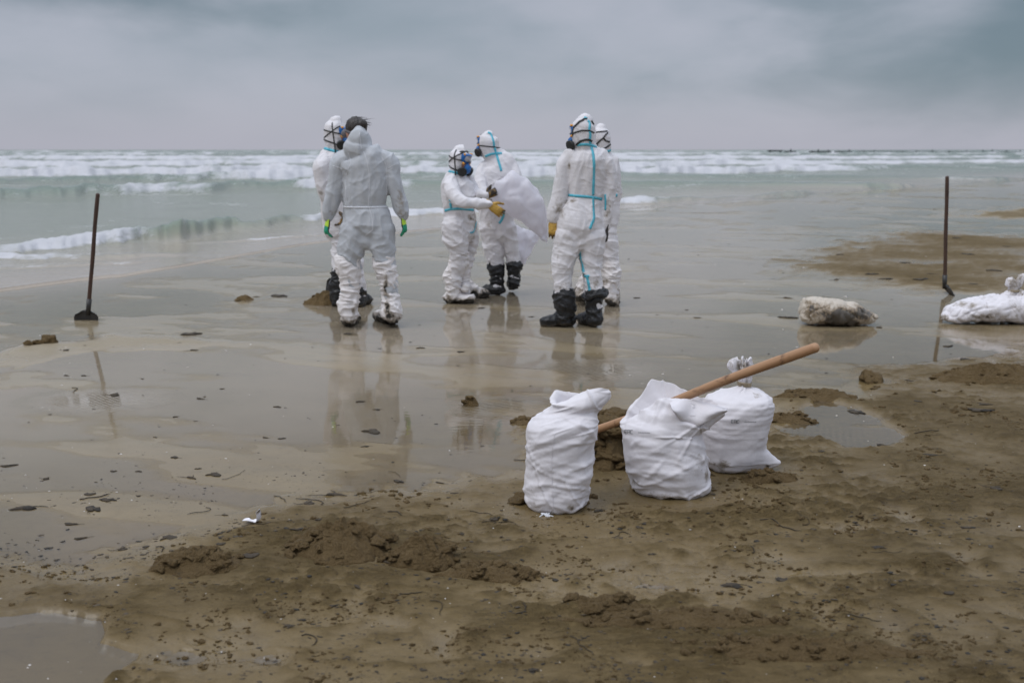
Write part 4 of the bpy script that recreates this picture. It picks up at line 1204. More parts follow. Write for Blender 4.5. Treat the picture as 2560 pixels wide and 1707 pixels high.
def person_d():
    Y = 10.72
    t = thing('person', 'white suited person with black boot covers seen from behind, next to the blowing bag', 'person')
    torso = [(1245, 578, 40), (1243, 545, 42), (1243, 505, 46), (1244, 462, 50), (1246, 432, 51), (1246, 411, 44), (1236, 394, 27), (1228, 382, 20)]
    hood = [(1226, 386, 21), (1222, 369, 23), (1220, 354, 24.5), (1220, 344, 21), (1221, 338, 13)]
    ra = [(1276, 416, 20), (1288, 440, 18, -.05), (1283, 475, 16, -.15), (1258, 497, 13, -.25)]
    la = [(1210, 420, 19), (1202, 450, 17, -.08), (1206, 478, 14, -.16), (1224, 494, 11, -.22)]
    l1 = [(1228, 570, 31), (1233, 612, 25), (1240, 648, 21), (1243, 685, 15), (1243, 715, 13)]
    l2 = [(1266, 570, 26), (1276, 612, 20), (1282, 652, 17), (1284, 685, 14), (1284, 700, 13)]
    me, V, F = body_mesh(Y, torso, hood, [ra, la, l1, l2], 61, 580, [(1225, 560, 20, 20, .45)])
    link('body', me, M_suit, t); bv = bvh_of(V, F)
    hc = P(1220, 358, Y); fd = (-1, .35, -.12)
    respirator(t, hc, fd, .98)
    m = loop_on(bv, hc + Vector((0, 0, -.035)), (.12, 0, 1), .011, .005)
    if m: link('strap', m.mesh('strap'), M_rubber, t)
    for path in ([Z3(1000, 133), Z3(1045, 150), Z3(1075, 230), Z3(1100, 320), Z3(1095, 355)], [Z3(1105, 375), Z3(1130, 455), Z3(1160, 560), Z3(1195, 670), Z3(1212, 740)],
                 [Z3(960, 512), Z3(1040, 475), Z3(1130, 460), Z3(1222, 462)], [Z3(1240, 1350), Z3(1250, 1420), Z3(1225, 1490), Z3(1180, 1560)]):
        tape(t, bv, path, .024)
    cover(t, Y, [(1240, 668, 23), (1242, 678, 19), (1243, 700, 16), (1243, 720, 15)], (1246, 737, -1, -.1, .17), M_cover_black, 71, .2)
    cover(t, Y, [(1286, 664, 21), (1285, 678, 18), (1284, 695, 14), (1284, 706, 15)], (1284, 733, -.15, 1, .22), M_cover_black, 72, .2, lift=.045)
    glove(t, P(1258, 498, Y - .25), P(1240, 478, Y - .3), (0, 0, 1), [M_glove_y], .5, .18, seed=12)
    glove(t, P(1224, 495, Y - .22), P(1240, 484, Y - .3), (0, 0, 1), [M_glove_y], .5, .18, dirt=.8, seed=13)


def person_e():
    Y = 8.72
    t = thing('person', 'tall white suited person with blue back seams and bulky black boot covers', 'person')
    torso = [(1452, 594, 44), (1450, 568, 60), (1455, 538, 55), (1460, 512, 47), (1462, 493, 43), (1466, 465, 47), (1468, 430, 51), (1466, 402, 54), (1465, 385, 44), (1464, 373, 31), (1463, 363, 25)]
    hood = [(1464, 368, 24), (1460, 352, 27), (1458, 332, 28), (1459, 315, 27), (1462, 304, 20)]
    la = [(1428, 394, 22), (1412, 412, 21), (1407, 440, 20), (1403, 470, 20), (1396, 505, 18), (1387, 530, 16), (1384, 546, 14)]
    ra = [(1502, 396, 22), (1520, 415, 19), (1527, 440, 16), (1524, 470, 16), (1521, 505, 15), (1517, 540, 13), (1515, 568, 10)]
    ll = [(1424, 588, 38), (1417, 622, 34), (1408, 655, 28), (1405, 690, 24), (1409, 725, 22), (1413, 770, 16)]
    rl = [(1480, 590, 36), (1480, 622, 32), (1478, 650, 27), (1480, 690, 23), (1484, 725, 21), (1486, 770, 16)]
    spots = [(1398, 525, 22, 40, .62), (1424, 415, 6, 14, .75), (1520, 520, 14, 45, .65), (1432, 503, 9, 6, 1.0), (1415, 505, 14, 12, .5), (1392, 545, 14, 10, .7), (1455, 700, 8, 30, .75), (1500, 660, 8, 10, .6), (1395, 625, 5, 40, .5), (1408, 715, 26, 18, .5), (1486, 710, 22, 22, .5), (1478, 640, 14, 20, .3)]
    me, V, F = body_mesh(Y, torso, hood, [la, ra, ll, rl], 81, 600, spots)
    link('body', me, M_suit, t); bv = bvh_of(V, F)
    hc = P(1459, 335, Y); fd = (-1, .42, -.08)
    respirator(t, hc, fd, 1.0)
    for path, w in (([Z5(445, 455), Z5(510, 340), Z5(620, 305), Z5(720, 308), Z5(785, 338)], .012), ([Z5(545, 500), Z5(600, 450), Z5(670, 430), Z5(720, 432), Z5(755, 455)], .018),
                    ([Z5(490, 360), Z5(512, 260), Z5(580, 190), Z5(660, 146), Z5(690, 150)], .011), ([Z5(512, 270), Z5(550, 230), Z5(600, 185), Z5(650, 165)], .010), ([Z5(748, 180), Z5(775, 215), Z5(788, 235)], .014)):
        tape(t, bv, path, w, M_rubber, 'strap', .006, 2.0)
    for path in ([Z5(650, 128), Z5(690, 150)], [Z5(700, 172), Z5(728, 200), Z5(725, 270), Z5(718, 300), Z5(732, 340), Z5(735, 380), Z5(725, 430), Z5(735, 490)],
                 [Z5(750, 530), Z5(775, 640), Z5(785, 760), Z5(780, 960), Z5(772, 1180)], [Z5(772, 1200), Z5(775, 1340), Z5(785, 1480), Z5(770, 1560), Z6(850, 60), Z6(810, 170)],
                 [Z5(555, 505), Z5(620, 495), Z5(700, 495), Z5(770, 510), Z5(820, 532)], [Z5(440, 1178), Z5(540, 1190), Z5(650, 1198), Z5(770, 1208), Z5(890, 1235)],
                 [Z6(680, 470), Z6(690, 560), Z6(715, 650), Z6(730, 760)], [Z6(735, 785), Z6(800, 785)], [Z6(770, 790), Z6(790, 880), Z6(810, 990)]):
        tape(t, bv, path, .022)
    tape(t, bv, [Z5(935, 1170), Z5(940, 1260), Z5(938, 1380)], .016)
    cover(t, Y, [(1411, 738, 28), (1412, 755, 29), (1414, 772, 26), (1410, 787, 19), (1408, 798, 20)], (1418, 815, -1, -.1, .225), M_cover_black, 91, .45, [(1420, 812, 30, 6, .7)], stain_h=.05)
    cover(t, Y, [(1488, 735, 26), (1486, 748, 21), (1484, 770, 21), (1486, 785, 19), (1486, 797, 22)], (1484, 817, -.45, .9, .24), M_cover_black, 92, .45, [(1490, 815, 30, 6, .6)], stain_h=.05)
    mb = MB(); cc = P(1488, 738, Y); mb.tube([cc + Vector((.098 * math.cos(a), .098 * math.sin(a), .018 * math.cos(a * 1 + .3) + .012 * math.sin(3 * a))) for a in np.linspace(0, 2 * math.pi, 25)], [.024 + .008 * math.sin(i * 1.3) for i in range(25)], 10, ref=(0, 0, 1)); V2, F2 = voxel(mb, .006, 2); N2 = vnormals(V2, F2); V2 = V2 + N2 * (.008 * pn3(V2 * 22, 4))[:, None]
    me2 = mk_mesh('rolled_cuff', V2, F2); add_attr(me2, 'dirt', np.zeros(len(V2))); link('rolled_cuff', me2, M_cover_black, t)
    glove(t, P(1383, 549, Y), P(1384, 602, Y - .02), (1, -.2, 0), [M_glove_y], .2, .19, spread=.2, dirt=.35, seed=14, palm_dir=(1, 0.3, 0))
    glove(t, P(1515, 570, Y), P(1510, 618, Y), (-.3, .8, 0), [M_gdark], .3, .185, seed=15, palm_dir=(-1, .3, 0))


def person_f():
    Y = 9.95
    t = thing('person', 'white hooded person mostly hidden behind the tall one, in stained white shoe covers', 'person')
    torso = [(1508, 578, 34), (1511, 545, 36), (1511, 505, 36), (1511, 462, 40), (1510, 428, 42), (1508, 404, 37), (1506, 389, 25), (1505, 378, 20)]
    hood = [(1506, 381, 19), (1506, 362, 21), (1505, 342, 22), (1504, 329, 20), (1504, 321, 13)]
    ra = [(1532, 403, 18), (1537, 430, 17), (1536, 465, 16), (1533, 500, 15), (1527, 540, 12), (1524, 558, 11)]
    la = [(1488, 404, 18), (1482, 440, 17), (1482, 480, 15), (1484, 520, 12)]
    l1 = [(1518, 580, 26), (1523, 620, 22), (1526, 660, 19), (1528, 700, 17), (1530, 740, 15)]
    l2 = [(1492, 580, 25), (1480, 640, 20), (1468, 690, 15), (1458, 735, 12)]
    me, V, F = body_mesh(Y, torso, hood, [ra, la, l1, l2], 101, 590, [(1527, 555, 10, 12, .6)])
    link('body', me, M_suit, t); bv = bvh_of(V, F)
    hc = P(1505, 347, Y); respirator(t, hc, (-1, .5, -.1), .95)
    for path, w in (([Z5(785, 335), Z5(880, 322), Z5(965, 315)], .011), ([Z5(810, 500), Z5(870, 440), Z5(915, 400), Z5(940, 365), Z5(972, 335)], .014), ([Z5(915, 410), Z5(940, 445), Z5(995, 460)], .014), ([Z5(865, 580), Z5(940, 540), Z5(985, 510), Z5(1015, 482)], .016)):
        tape(t, bv, path, w, M_rubber, 'strap', .006, 2.0)
    tape(t, bv, [Z5(905, 608), Z5(960, 590), Z5(1025, 570)], .024)
    tape(t, bv, [Z5(1068, 1182), Z5(1098, 1182)], .03)
    cover(t, Y, [(1527, 655, 20), (1530, 680, 22), (1530, 705, 20), (1530, 730, 20), (1531, 750, 19)], (1530, 762, .15, 1, .24), M_cover_white, 111, 1.0, [(1512, 705, 10, 12, .8), (1545, 735, 8, 30, .8)], stain_h=.12)
    cover(t, Y, [(1462, 705, 14), (1458, 720, 14), (1456, 735, 15)], (1458, 752, -1, .3, .24), M_cover_white, 112, 1.2, [(1460, 725, 40, 40, .7)], stain_h=.2)
    glove(t, P(1524, 560, Y), P(1522, 602, Y), (-.8, .3, 0), [M_glove_y], .4, .18, dirt=.9, seed=16)
    glove(t, P(1484, 522, Y), P(1482, 560, Y), (-.8, .3, 0), [M_glove_y], .4, .18, dirt=.9, seed=17)


for fn in (person_a, person_b, person_c, person_d, person_e, person_f): fn()


# ------------------------------------------------------------------ blowing plastic bags
def plastic(name, label, Y, st, seed, parent=None):
    """st: (upper px, lower px, thickness m, dy)"""
    n = 48; m = 60; pts = []
    us = np.linspace(0, len(st) - 1, m); idx = np.arange(len(st))
    top = np.array([P(*s[0], Y + s[3]) for s in st]); bot = np.array([P(*s[1], Y + s[3]) for s in st]); th = np.array([s[2] for s in st])
    def ip(a): return np.stack([np.interp(us, idx, a[:, k]) for k in range(3)], 1)
    T, B = ip(top), ip(bot); H = np.interp(us, idx, th)
    for _ in range(2):
        for Q in (T, B): Q[1:-1] = (Q[:-2] + 2 * Q[1:-1] + Q[2:]) / 4
    V = []
    for i in range(m):
        for j in range(n):
            a = 2 * math.pi * j / n; c, s_ = math.cos(a), math.sin(a)
            p = (T[i] + B[i]) / 2 + (T[i] - B[i]) / 2 * c; p = p + np.array((0, H[i] * s_, 0)); V.append(p)
    V = np.array(V)
    w = (1 - np.abs(pn3(V * np.array((5, 4, 7)) + .5 * pn3(V * 4, seed + 3)[:, None], seed))) ** 3
    V[:, 1] += 0.03 * (w - .4) + 0.006 * pn3(V * 12, seed + 1); V[:, 2] += 0.012 * pn3(V * 9, seed + 2); V[:, 0] += .012 * pn3(V * 9, seed + 5)
    ax = T[-1] - T[0]; ax /= np.linalg.norm(ax); bx = np.cross(ax, (0, 1, 0)); q = np.stack([V @ ax * .4, V[:, 1] * .5, V @ bx * 1.2], 1)
    V = V + vnormals(V, grid_faces(m, n, True)) * (0.05 * crumple(q, seed + 8, .16, 3) + .03 * crumple(q, seed + 9, .08, 3))[:, None]
    F = grid_faces(m, n, True)
    me = mk_mesh(name, V, F); add_attr(me, 'dirt', np.full(len(V), 0.05))
    return link(name, me, M_plastic, None, label=label, category='plastic bag', group='plastic bags in the wind')


plastic('plastic_bag', 'large white plastic bag blown out sideways in the gloved hands', 10.25,
        [((1238, 455), (1216, 492), .03, -.1), ((1280, 428), (1238, 512), .10, -.05), ((1312, 445), (1262, 530), .13, 0), ((1343, 470), (1300, 552), .14, .05), ((1357, 500), (1332, 578), .12, .1), ((1367, 550), (1352, 596), .07, .15), ((1371, 596), (1367, 608), .02, .18)], 5)
plastic('plastic_bag', 'lower white plastic bag hanging behind the black boot covers', 10.95,
        [((1262, 556), (1262, 640), .04, 0), ((1288, 559), (1286, 652), .09, .05), ((1315, 570), (1298, 660), .10, .1), ((1338, 581), (1306, 664), .07, .12), ((1352, 589), (1316, 655), .03, .15)], 9)


# ------------------------------------------------------------------ sacks
def sack_mesh(name, Y0, rings, ntheta=230, seed=0, pleat=1.0, ry=0.86, rim=None, rim_n=26, ribs=0.0, big=1.0, spots=(), sub=7, knot=False, tail=None, zfold=1.0, amp_top=1.0):
    """rings: (v, left u, right u, k) from the ground up; k = how much of the near side the outline shows"""
    C, RX, Z = [], [], []
    for (v, l, r, k) in rings:
        zz = None
        if k >= 2: zz = k - 2; k = 0
        hw = (r - l) / 2; p = P((l + r) / 2, v, Y0); rx = px2m(hw, p); p = P((l + r) / 2, v, Y0 - k * rx * ry); C.append(p.x); RX.append(rx); Z.append(p.z if zz is None else zz)
    C, RX, Z = map(np.array, (C, RX, Z)); g0 = gz(C[1], Y0) - 0.006
    Z = np.maximum.accumulate(np.maximum(Z, g0 + 0.0005 * np.arange(len(Z))))
    t = np.arange(len(Z)); tt = np.linspace(0, len(Z) - 1, (len(Z) - 1) * sub + 1)
    def sm(a):
        b = np.interp(tt, t, a)
        for _ in range(sub // 2 + 1): b[1:-1] = (b[:-2] + 2 * b[1:-1] + b[2:]) / 4
        return b
    C, RX, Z = sm(C), sm(RX), sm(Z)
    th = np.linspace(0, 2 * math.pi, ntheta, endpoint=False); m = len(Z)
    TH = np.tile(th, (m, 1)); cs, sn = np.cos(TH), np.sin(TH)
    e = 0.86; cx_ = np.sign(cs) * np.abs(cs) ** e; sx_ = np.sign(sn) * np.abs(sn) ** e
    X = C[:, None] + RX[:, None] * cx_; Yy = Y0 + RX[:, None] * ry * sx_; ZZ = np.tile(Z[:, None], (1, ntheta)).astype(float)
    hfrac = np.tile(np.linspace(0, 1, m)[:, None], (1, ntheta))
    V = np.stack([X.ravel(), Yy.ravel(), ZZ.ravel()], 1)
    if tail: V = tail(V, TH.ravel(), hfrac.ravel())
    if rim is not None:
        V = rim(V, TH.ravel(), hfrac.ravel())
    F = grid_faces(m, ntheta, True)
    # folds
    N = vnormals(V, F)
    w1 = 0.5 * pn3(V * 5, seed + 9)
    hz = np.abs(pn3(np.stack([V[:, 0] * 3.2, V[:, 1] * 3.2, V[:, 2] * 17 * zfold + w1 * 3], 1), seed)); hz = (1 - hz) ** 3
    dg = (1 - np.abs(pn3(np.stack([V[:, 0] * 6 + V[:, 2] * 5, V[:, 1] * 6, V[:, 2] * 9 - V[:, 0] * 5 + w1], 1), seed + 1))) ** 3
    lo = 1 - sstep(hfrac.ravel(), 0.75, 0.95)
    hz2 = (1 - np.abs(pn3(np.stack([V[:, 0] * 4, V[:, 1] * 4, V[:, 2] * 38 * zfold + w1 * 5], 1), seed + 6))) ** 3
    pm = np.clip(pn3(V * np.array([5, 5, 7]), seed + 14) * 1.5 + .55, 0.1, 1.1)
    d = pleat * pm * (0.006 * (hz - 0.4) + 0.0055 * (hz2 - .4)) * lo + 0.004 * (dg - 0.4) * amp_top + 0.006 * big * pn3(V * 5.5, seed + 2) 
    d = d + amp_top * (1 + 1.1 * sstep(hfrac.ravel(), .68, .8) * (ribs == 0)) * (.0042 * crease(V * np.array([.55, .55, 1.7]), seed + 15, .075, 4, .25) + .0050 * crease(V, seed + 16, .14, 4, .14) + 0.009 * crumple(V, seed + 11, .17, 3) + .0075 * crumple(V * np.array([.7, .7, 1.6]), seed + 12, .07, 3))
    if ribs: d = d + ribs * 0.0024 * np.sin(V[:, 2] * 265 + 2.4 * pn3(V * 4, seed + 5)) * sstep(hfrac.ravel(), .15, .3) * (1 - sstep(hfrac.ravel(), .62, .78))
    V = V + N * d[:, None]
    V[:, 2] = np.maximum(V[:, 2], g0 - 0.004)
    b = len(V); V = np.vstack([V, [[C[0], Y0, Z[0] - .002]]])
    Fl = [tuple(f) for f in F] + [(b, (j + 1) % ntheta, j) for j in range(ntheta)]
    return V, Fl, m, ntheta


def finish(me_name, V, F, mat, parent, spots, extra=None, name=None):
    me = mk_mesh(me_name, V, F); dd = spots_dirt(V, spots)
    if extra is not None: dd = np.maximum(dd, extra)
    add_attr(me, 'dirt', dd); return link(me_name, me, mat, parent)


def Z7(x, y): return (1280 + x / 3.267, 840 + y / 3.267)
def Z8(x, y): return (1640 + x / 3.734, 840 + y / 3.734)


def to_rim(V, th, h, Y0, loop, h0, bulge=0.0, smooth=30):
    """blend the upper rings into a mouth line given as (theta, u, v, dy)"""
    L = sorted(loop); a = np.array([q[0] for q in L] + [L[0][0] + 2 * math.pi]); p = np.array([P(q[1], q[2], Y0 + q[3]) for q in L] + [P(L[0][1], L[0][2], Y0 + L[0][3])])
    aa = np.concatenate([a - 2 * math.pi, a[1:], a[1:] + 2 * math.pi]); pp = np.concatenate([p, p[1:], p[1:]])
    g = np.linspace(0, 2 * math.pi, 240, endpoint=False); gp = np.stack([np.interp(g, aa, pp[:, k]) for k in range(3)], 1)
    for _ in range(smooth): gp = (np.roll(gp, 1, 0) + 2 * gp + np.roll(gp, -1, 0)) / 4
    T = np.stack([np.interp(th, np.append(g, 2 * math.pi), np.append(gp[:, k], gp[0, k])) for k in range(3)], 1)
    n = int(round(len(th) / len(np.unique(h)))); i0 = int((np.unique(h) < h0).sum()); ring = V[i0 * n:(i0 + 1) * n]
    B = np.tile(ring, (len(V) // n, 1)); s = np.clip((h - h0) / (1 - h0), 0, 1)[:, None]; ss = s * s * (3 - 2 * s) * .5 + s * .5
    W_ = B * (1 - ss) + T * ss
    c = W_.reshape(-1, n, 3).mean(1).repeat(n, 0); o = (W_ - c); o[:, 2] = 0
    W_ = W_ + o * bulge * np.sin(s * math.pi)
    return np.where(h[:, None] > h0, W_, V)


def sack_open_left():
    t = thing('sand_sack', 'open white woven sack nearest the camera, its top folded over', 'sack', 'white sand sacks')
    Y0 = 4.18
    rg = [(1266, 1352, 1436, 2.0), (1266, 1336, 1452, 2.004), (1262, 1325, 1464, 2.018), (1250, 1319, 1470, 2.045), (1222, 1317, 1473, 0), (1195, 1316, 1475, 0), (1165, 1318, 1478, 0), (1135, 1319, 1482, 0), (1105, 1319, 1486, 0), (1082, 1319, 1492, 0),
          (1064, 1322, 1496, 0), (1050, 1334, 1496, 0), (1037, 1352, 1493, 0), (1024, 1372, 1494, 0), (1012, 1380, 1504, 0), (1000, 1381, 1516, 0), (990, 1382, 1521, 0), (981, 1386, 1520, 0), (974, 1390, 1516, 0)]
    LP = [(0, 1521, 990, 0), (.6, 1514, 978, .02), (1.57, 1470, 985, .035), (2.2, 1425, 981, .045), (2.7, 1392, 975, .04), (3.14, 1378, 992, 0), (3.6, 1386, 1010, -.035), (4.1, 1414, 1004, -.035), (4.7, 1456, 983, -.025), (5.3, 1496, 972, -.03), (5.8, 1520, 974, -.03)]
    def rim(V, th, h):
        k = sstep(h, .60, .74); V[:, 1] = Y0 + (V[:, 1] - Y0) * (1 - .25 * k)
        return to_rim(V, th, h, Y0, LP, .80, .10, 9)
    V, F, m, n = sack_mesh('sack', Y0, rg, seed=201, rim=rim, pleat=.85, amp_top=1.35)
    # inner side of the open mouth
    top = V[(m - 1) * n:m * n]; c = top.mean(0); R = [top]
    for s, dz in ((.93, -.002), (.84, -.02), (.74, -.06), (.55, -.09), (.1, -.10)): R.append(c + (top - c) * (s, s, 1) + (0, 0, dz) - np.array((0, 0, 1)) * (top - c)[:, 2:3] * (1 - s))
    b0 = len(V); V2 = np.vstack(R[1:]); V = np.vstack([V, V2])
    for i in range(len(R) - 1):
        for j in range(n):
            k = (j + 1) % n; lo = lambda r, q: (m - 1) * n + q if r == 0 else b0 + (r - 1) * n + q
            F.append((lo(i, j), lo(i, k), lo(i + 1, k), lo(i + 1, j)))
    finish('sack', V, F, M_sack, t, [(1500, 1285, 20, 12, .7), (1425, 1270, 18, 9, .75), (1415, 985, 26, 10, .28), (1395, 1282, 90, 16, .52), (1330, 1240, 14, 40, .3), (1440, 1100, 50, 60, .05)])
    bv = bvh_of(V, F); tape(t, bv, [Z7(350, 790), Z7(330, 900), Z7(322, 1050), Z7(330, 1250), Z7(335, 1400), Z7(300, 1470)], .004, M_seam2, 'seam', .0010)
    mb = MB(); p = P(1365, 1293, 4.07); R = random.Random(3)
    for i in range(9): mb.tube([(p.x + R.uniform(-.02, .02), p.y, .012), (p.x + R.uniform(-.03, .03), p.y - R.uniform(.005, .02), .004)], [.004, .0025], 5)
    link('frayed_hem', mb.mesh('frayed_hem'), M_seam, t)


def sack_open_mid():
    t = thing('sand_sack', 'open white woven sack with a flared mouth and the wooden pole across it', 'sack', 'white sand sacks')
    Y0 = 4.40
    rg = [(1225, 1612, 1748, 2.0), (1225, 1592, 1764, 2.005), (1218, 1580, 1773, 2.02), (1205, 1573, 1775, 2.05), (1178, 1567, 1770, 0), (1150, 1562, 1765, 0), (1120, 1558, 1760, 0), (1092, 1554, 1755, 0), (1070, 1552, 1752, 0), (1052, 1555, 1750, 0), (1034, 1563, 1750, 0), (1018, 1574, 1752, 0), (1004, 1586, 1756, 0), (992, 1596, 1760, 0)]
    LP = [(0, 1812, 1029, -.06), (.5, 1780, 1010, -.01), (1.0, 1744, 988, .02), (1.57, 1692, 966, .05), (2.1, 1637, 951, .06), (2.6, 1600, 988, .05), (3.14, 1557, 1054, 0), (3.6, 1600, 1030, -.03), (4.1, 1650, 1006, -.04), (4.5, 1690, 995, -.05), (4.85, 1716, 1002, -.08), (5.2, 1746, 1016, -.10), (5.7, 1786, 1026, -.09)]
    def rim(V, th, h):
        k = sstep(h, .5, .75); V[:, 1] = Y0 + (V[:, 1] - Y0) * (1 - .2 * k)
        return to_rim(V, th, h, Y0, LP, .60, .12)
    V, F, m, n = sack_mesh('sack', Y0, rg, seed=221, rim=rim, pleat=.35, big=1.2, zfold=.7, amp_top=1.5)
    top = V[(m - 1) * n:m * n]; c = top.mean(0); R = [top]
    for s, dz in ((.985, -.003), (.90, -.02), (.65, -.05), (.35, -.07), (.05, -.075)): R.append(c + (top - c) * (s, s, s) + (0, 0, dz))
    b0 = len(V); V = np.vstack([V] + R[1:])
    for i in range(len(R) - 1):
        for j in range(n):
            k = (j + 1) % n; lo = lambda r, q: (m - 1) * n + q if r == 0 else b0 + (r - 1) * n + q
            F.append((lo(i, j), lo(i, k), lo(i + 1, k), lo(i + 1, j)))
    finish('sack', V, F, M_sack, t, [(1766, 1185, 8, 34, .7), (1752, 1160, 16, 36, .45), (1592, 1205, 18, 14, .7), (1740, 1240, 30, 8, .6), (1752, 1075, 5, 12, .9), (1790, 1010, 30, 18, .35), (1700, 1150, 40, 20, .2), (1650, 1240, 90, 15, .5)])
    bv = bvh_of(V, F)
    # the free edge of the mouth folded outwards over the front
    nx, ny = 40, 22; W_ = []
    for s_ in (0, 1):
        for a in range(nx):
            x = a / (nx - 1); tu, tv = 1672 + 146 * x, 1004 - 10 * math.sin(min(1, x * 2.2) * math.pi * .5) + 38 * max(0, x - .25) ** 1.1 * 1.0
            ln = 66 * math.sin(min(1, (x + .10) / .42) * math.pi * .5) * (1 - max(0, x - .42) / .62) + 3
            for b_ in range(ny):
                y = b_ / (ny - 1); p = P(tu + 12 * y * (1 - x), tv + ln * y, Y0 - .06 - .045 * x - (.085 * math.sin(y * 2.2) + .02 * math.sin(x * 9 + y * 2)) * (1 - .45 * x) + s_ * .003); W_.append(np.array(p))
    W_ = np.array(W_); off = .010 * crumple(W_, 77, .10, 3) + .008 * crease(W_, 78, .09, 4, .25); half = nx * ny; off[half:] = off[:half]; W_[:, 1] -= off; W_[:, 2] += off * .5
    q = grid_faces(nx, ny); Fq = np.vstack([q, q[:, ::-1] + half]); edge = [b_ for b_ in range(ny)] + [a * ny + ny - 1 for a in range(1, nx)] + [(nx - 1) * ny + b_ for b_ in range(ny - 2, -1, -1)] + [a * ny for a in range(nx - 2, 0, -1)]
    Fe = np.array([(a, a + half, b_ + half, b_) for a, b_ in zip(edge, edge[1:] + edge[:1])]); finish('folded_flap', W_, np.vstack([Fq, Fe]), M_sack, t, [(1812, 1028, 14, 10, .5)])
    letters(t, bv, (1562, 1074), 5.2, 8.5, 0.5, 10)


def letters(t, bv, o, w, h, slope, sp, extra=False):
    """the printed conformity mark: E, squared A, C"""
    def pt(x, y): return (o[0] + x, o[1] + y + x * 0.09 * slope)
    E = [[(0, 0), (0, h)], [(0, 0), (w, 0)], [(0, h / 2), (w * .85, h / 2)], [(0, h), (w, h)]]
    A = [[(0, h), (0, 0)], [(0, 0), (w, 0)], [(w, 0), (w, h)], [(0, h * .55), (w, h * .55)]]
    Cc = [[(w, 0), (0, 0)], [(0, 0), (0, h)], [(0, h), (w, h)]]
    mb = MB(); x0 = 0
    for L in (E, A, Cc):
        for s in L:
            q = tape_px(bv, [pt(x0 + a, b) for a, b in s], .0028, 1.0, .0018)
            if q: mb.add(*q.arr())
        x0 += w + 2.2
    if mb.n: link('printed_mark', mb.mesh('printed_mark'), M_print, t)
    # faint row of worn print to the right of it
    mb = MB()
    for i in range(7):
        a = x0 + 12 + i * 4.2
        q = tape_px(bv, [pt(a, h * .75), pt(a + 1.2, h * .35), pt(a + 2.6, h * .7)], .0012, 1.0, .0016)
        if q: mb.add(*q.arr())
    if mb.n: link('worn_print', mb.mesh('worn_print'), M_print, t)


def sack_tied():
    t = thing('sand_sack', 'full white ribbed sack tied at the neck behind the wooden pole', 'sack', 'white sand sacks')
    Y0 = 4.72
    rg = [(1190, 1790, 1862, 2.0), (1190, 1776, 1880, 2.005), (1184, 1768, 1892, 2.02), (1172, 1763, 1899, 2.05), (1145, 1757, 1902, 0), (1110, 1753, 1908, 0), (1080, 1751, 1916, 0), (1054, 1750, 1922, 0), (1030, 1752, 1928, 0), (1010, 1758, 1932, 0), (996, 1770, 1928, 0), (985, 1792, 1916, 0), (977, 1818, 1900, 0), (971, 1842, 1882, 0), (966, 1851, 1873, 0), (958, 1850, 1874, 0), (948, 1844, 1878, 0), (936, 1838, 1882, 0), (924, 1833, 1880, 0), (912, 1832, 1880, 0), (903, 1836, 1874, 0)]
    def tail(V, th, h):
        # bottom right corner pulled out to an ear
        a = np.minimum(np.abs(th), 2 * math.pi - th); k = np.exp(-(np.minimum(np.abs(th - 6.0), 6.283 - np.abs(th - 6.0)) / .30) ** 2)
        kz = np.exp(-((V[:, 2] - .050) / .045) ** 2); V[:, 0] += .09 * k * kz; V[:, 2] -= .010 * k * kz
        # gathers radiating from the tie
        q = np.exp(-((h - .70) / .07) ** 2); cx = 0
        g = 1 + 0.22 * q * np.sin(th * 11 + 2 * np.sin(th * 3)) + 0.5 * sstep(h, .80, .95) * (0.45 * np.sin(th * 7) + .4 * np.sin(th * 13 + 1))
        ctr = P(1862, 960, 4.72)
        m = (h > .58); V[m, 0] = ctr.x + (V[m, 0] - ctr.x) * g[m]; V[m, 1] = 4.72 + (V[m, 1] - 4.72) * g[m]
        V[:, 2] += sstep(h, .9, 1) * .02 * np.sin(th * 5 + 1)
        return V
    V, F, m, n = sack_mesh('sack', Y0, rg, seed=241, pleat=.6, ribs=.45, tail=tail, amp_top=.6, big=.8, sub=6)
    c = V[(m - 1) * n:m * n].mean(0) - np.array((0, 0, .03)); V = np.vstack([V, c[None]]); F += [((m - 1) * n + j, (m - 1) * n + (j + 1) % n, len(V) - 1) for j in range(n)]
    finish('sack', V, F, M_sack, t, [(1806, 1168, 18, 26, .72), (1785, 1160, 6, 9, .8), (1778, 1190, 20, 12, .78), (1845, 1192, 40, 10, .66), (1893, 985, 18, 12, .55), (1858, 920, 46, 34, .8), (1920, 1165, 8, 6, .9), (1820, 1205, 50, 8, .7), (1800, 1045, 4, 4, .7)])
    bv = bvh_of(V, F)
    m_ = MB()
    for dz in (0, .007, .015): 
        q = loop_on(bv, P(1862, 963, Y0) + Vector((0, 0, dz)), (.1, 0, 1), .006, .006, rad=.1)
        if q: m_.add(*q.arr())
    if m_.n: link('tie_string', m_.mesh('tie_string'), M_string, t)
    letters(t, bv, Z8(703, 780), 5.0, 8.0, .12, 9)


sack_open_left(); sack_open_mid(); sack_tied()


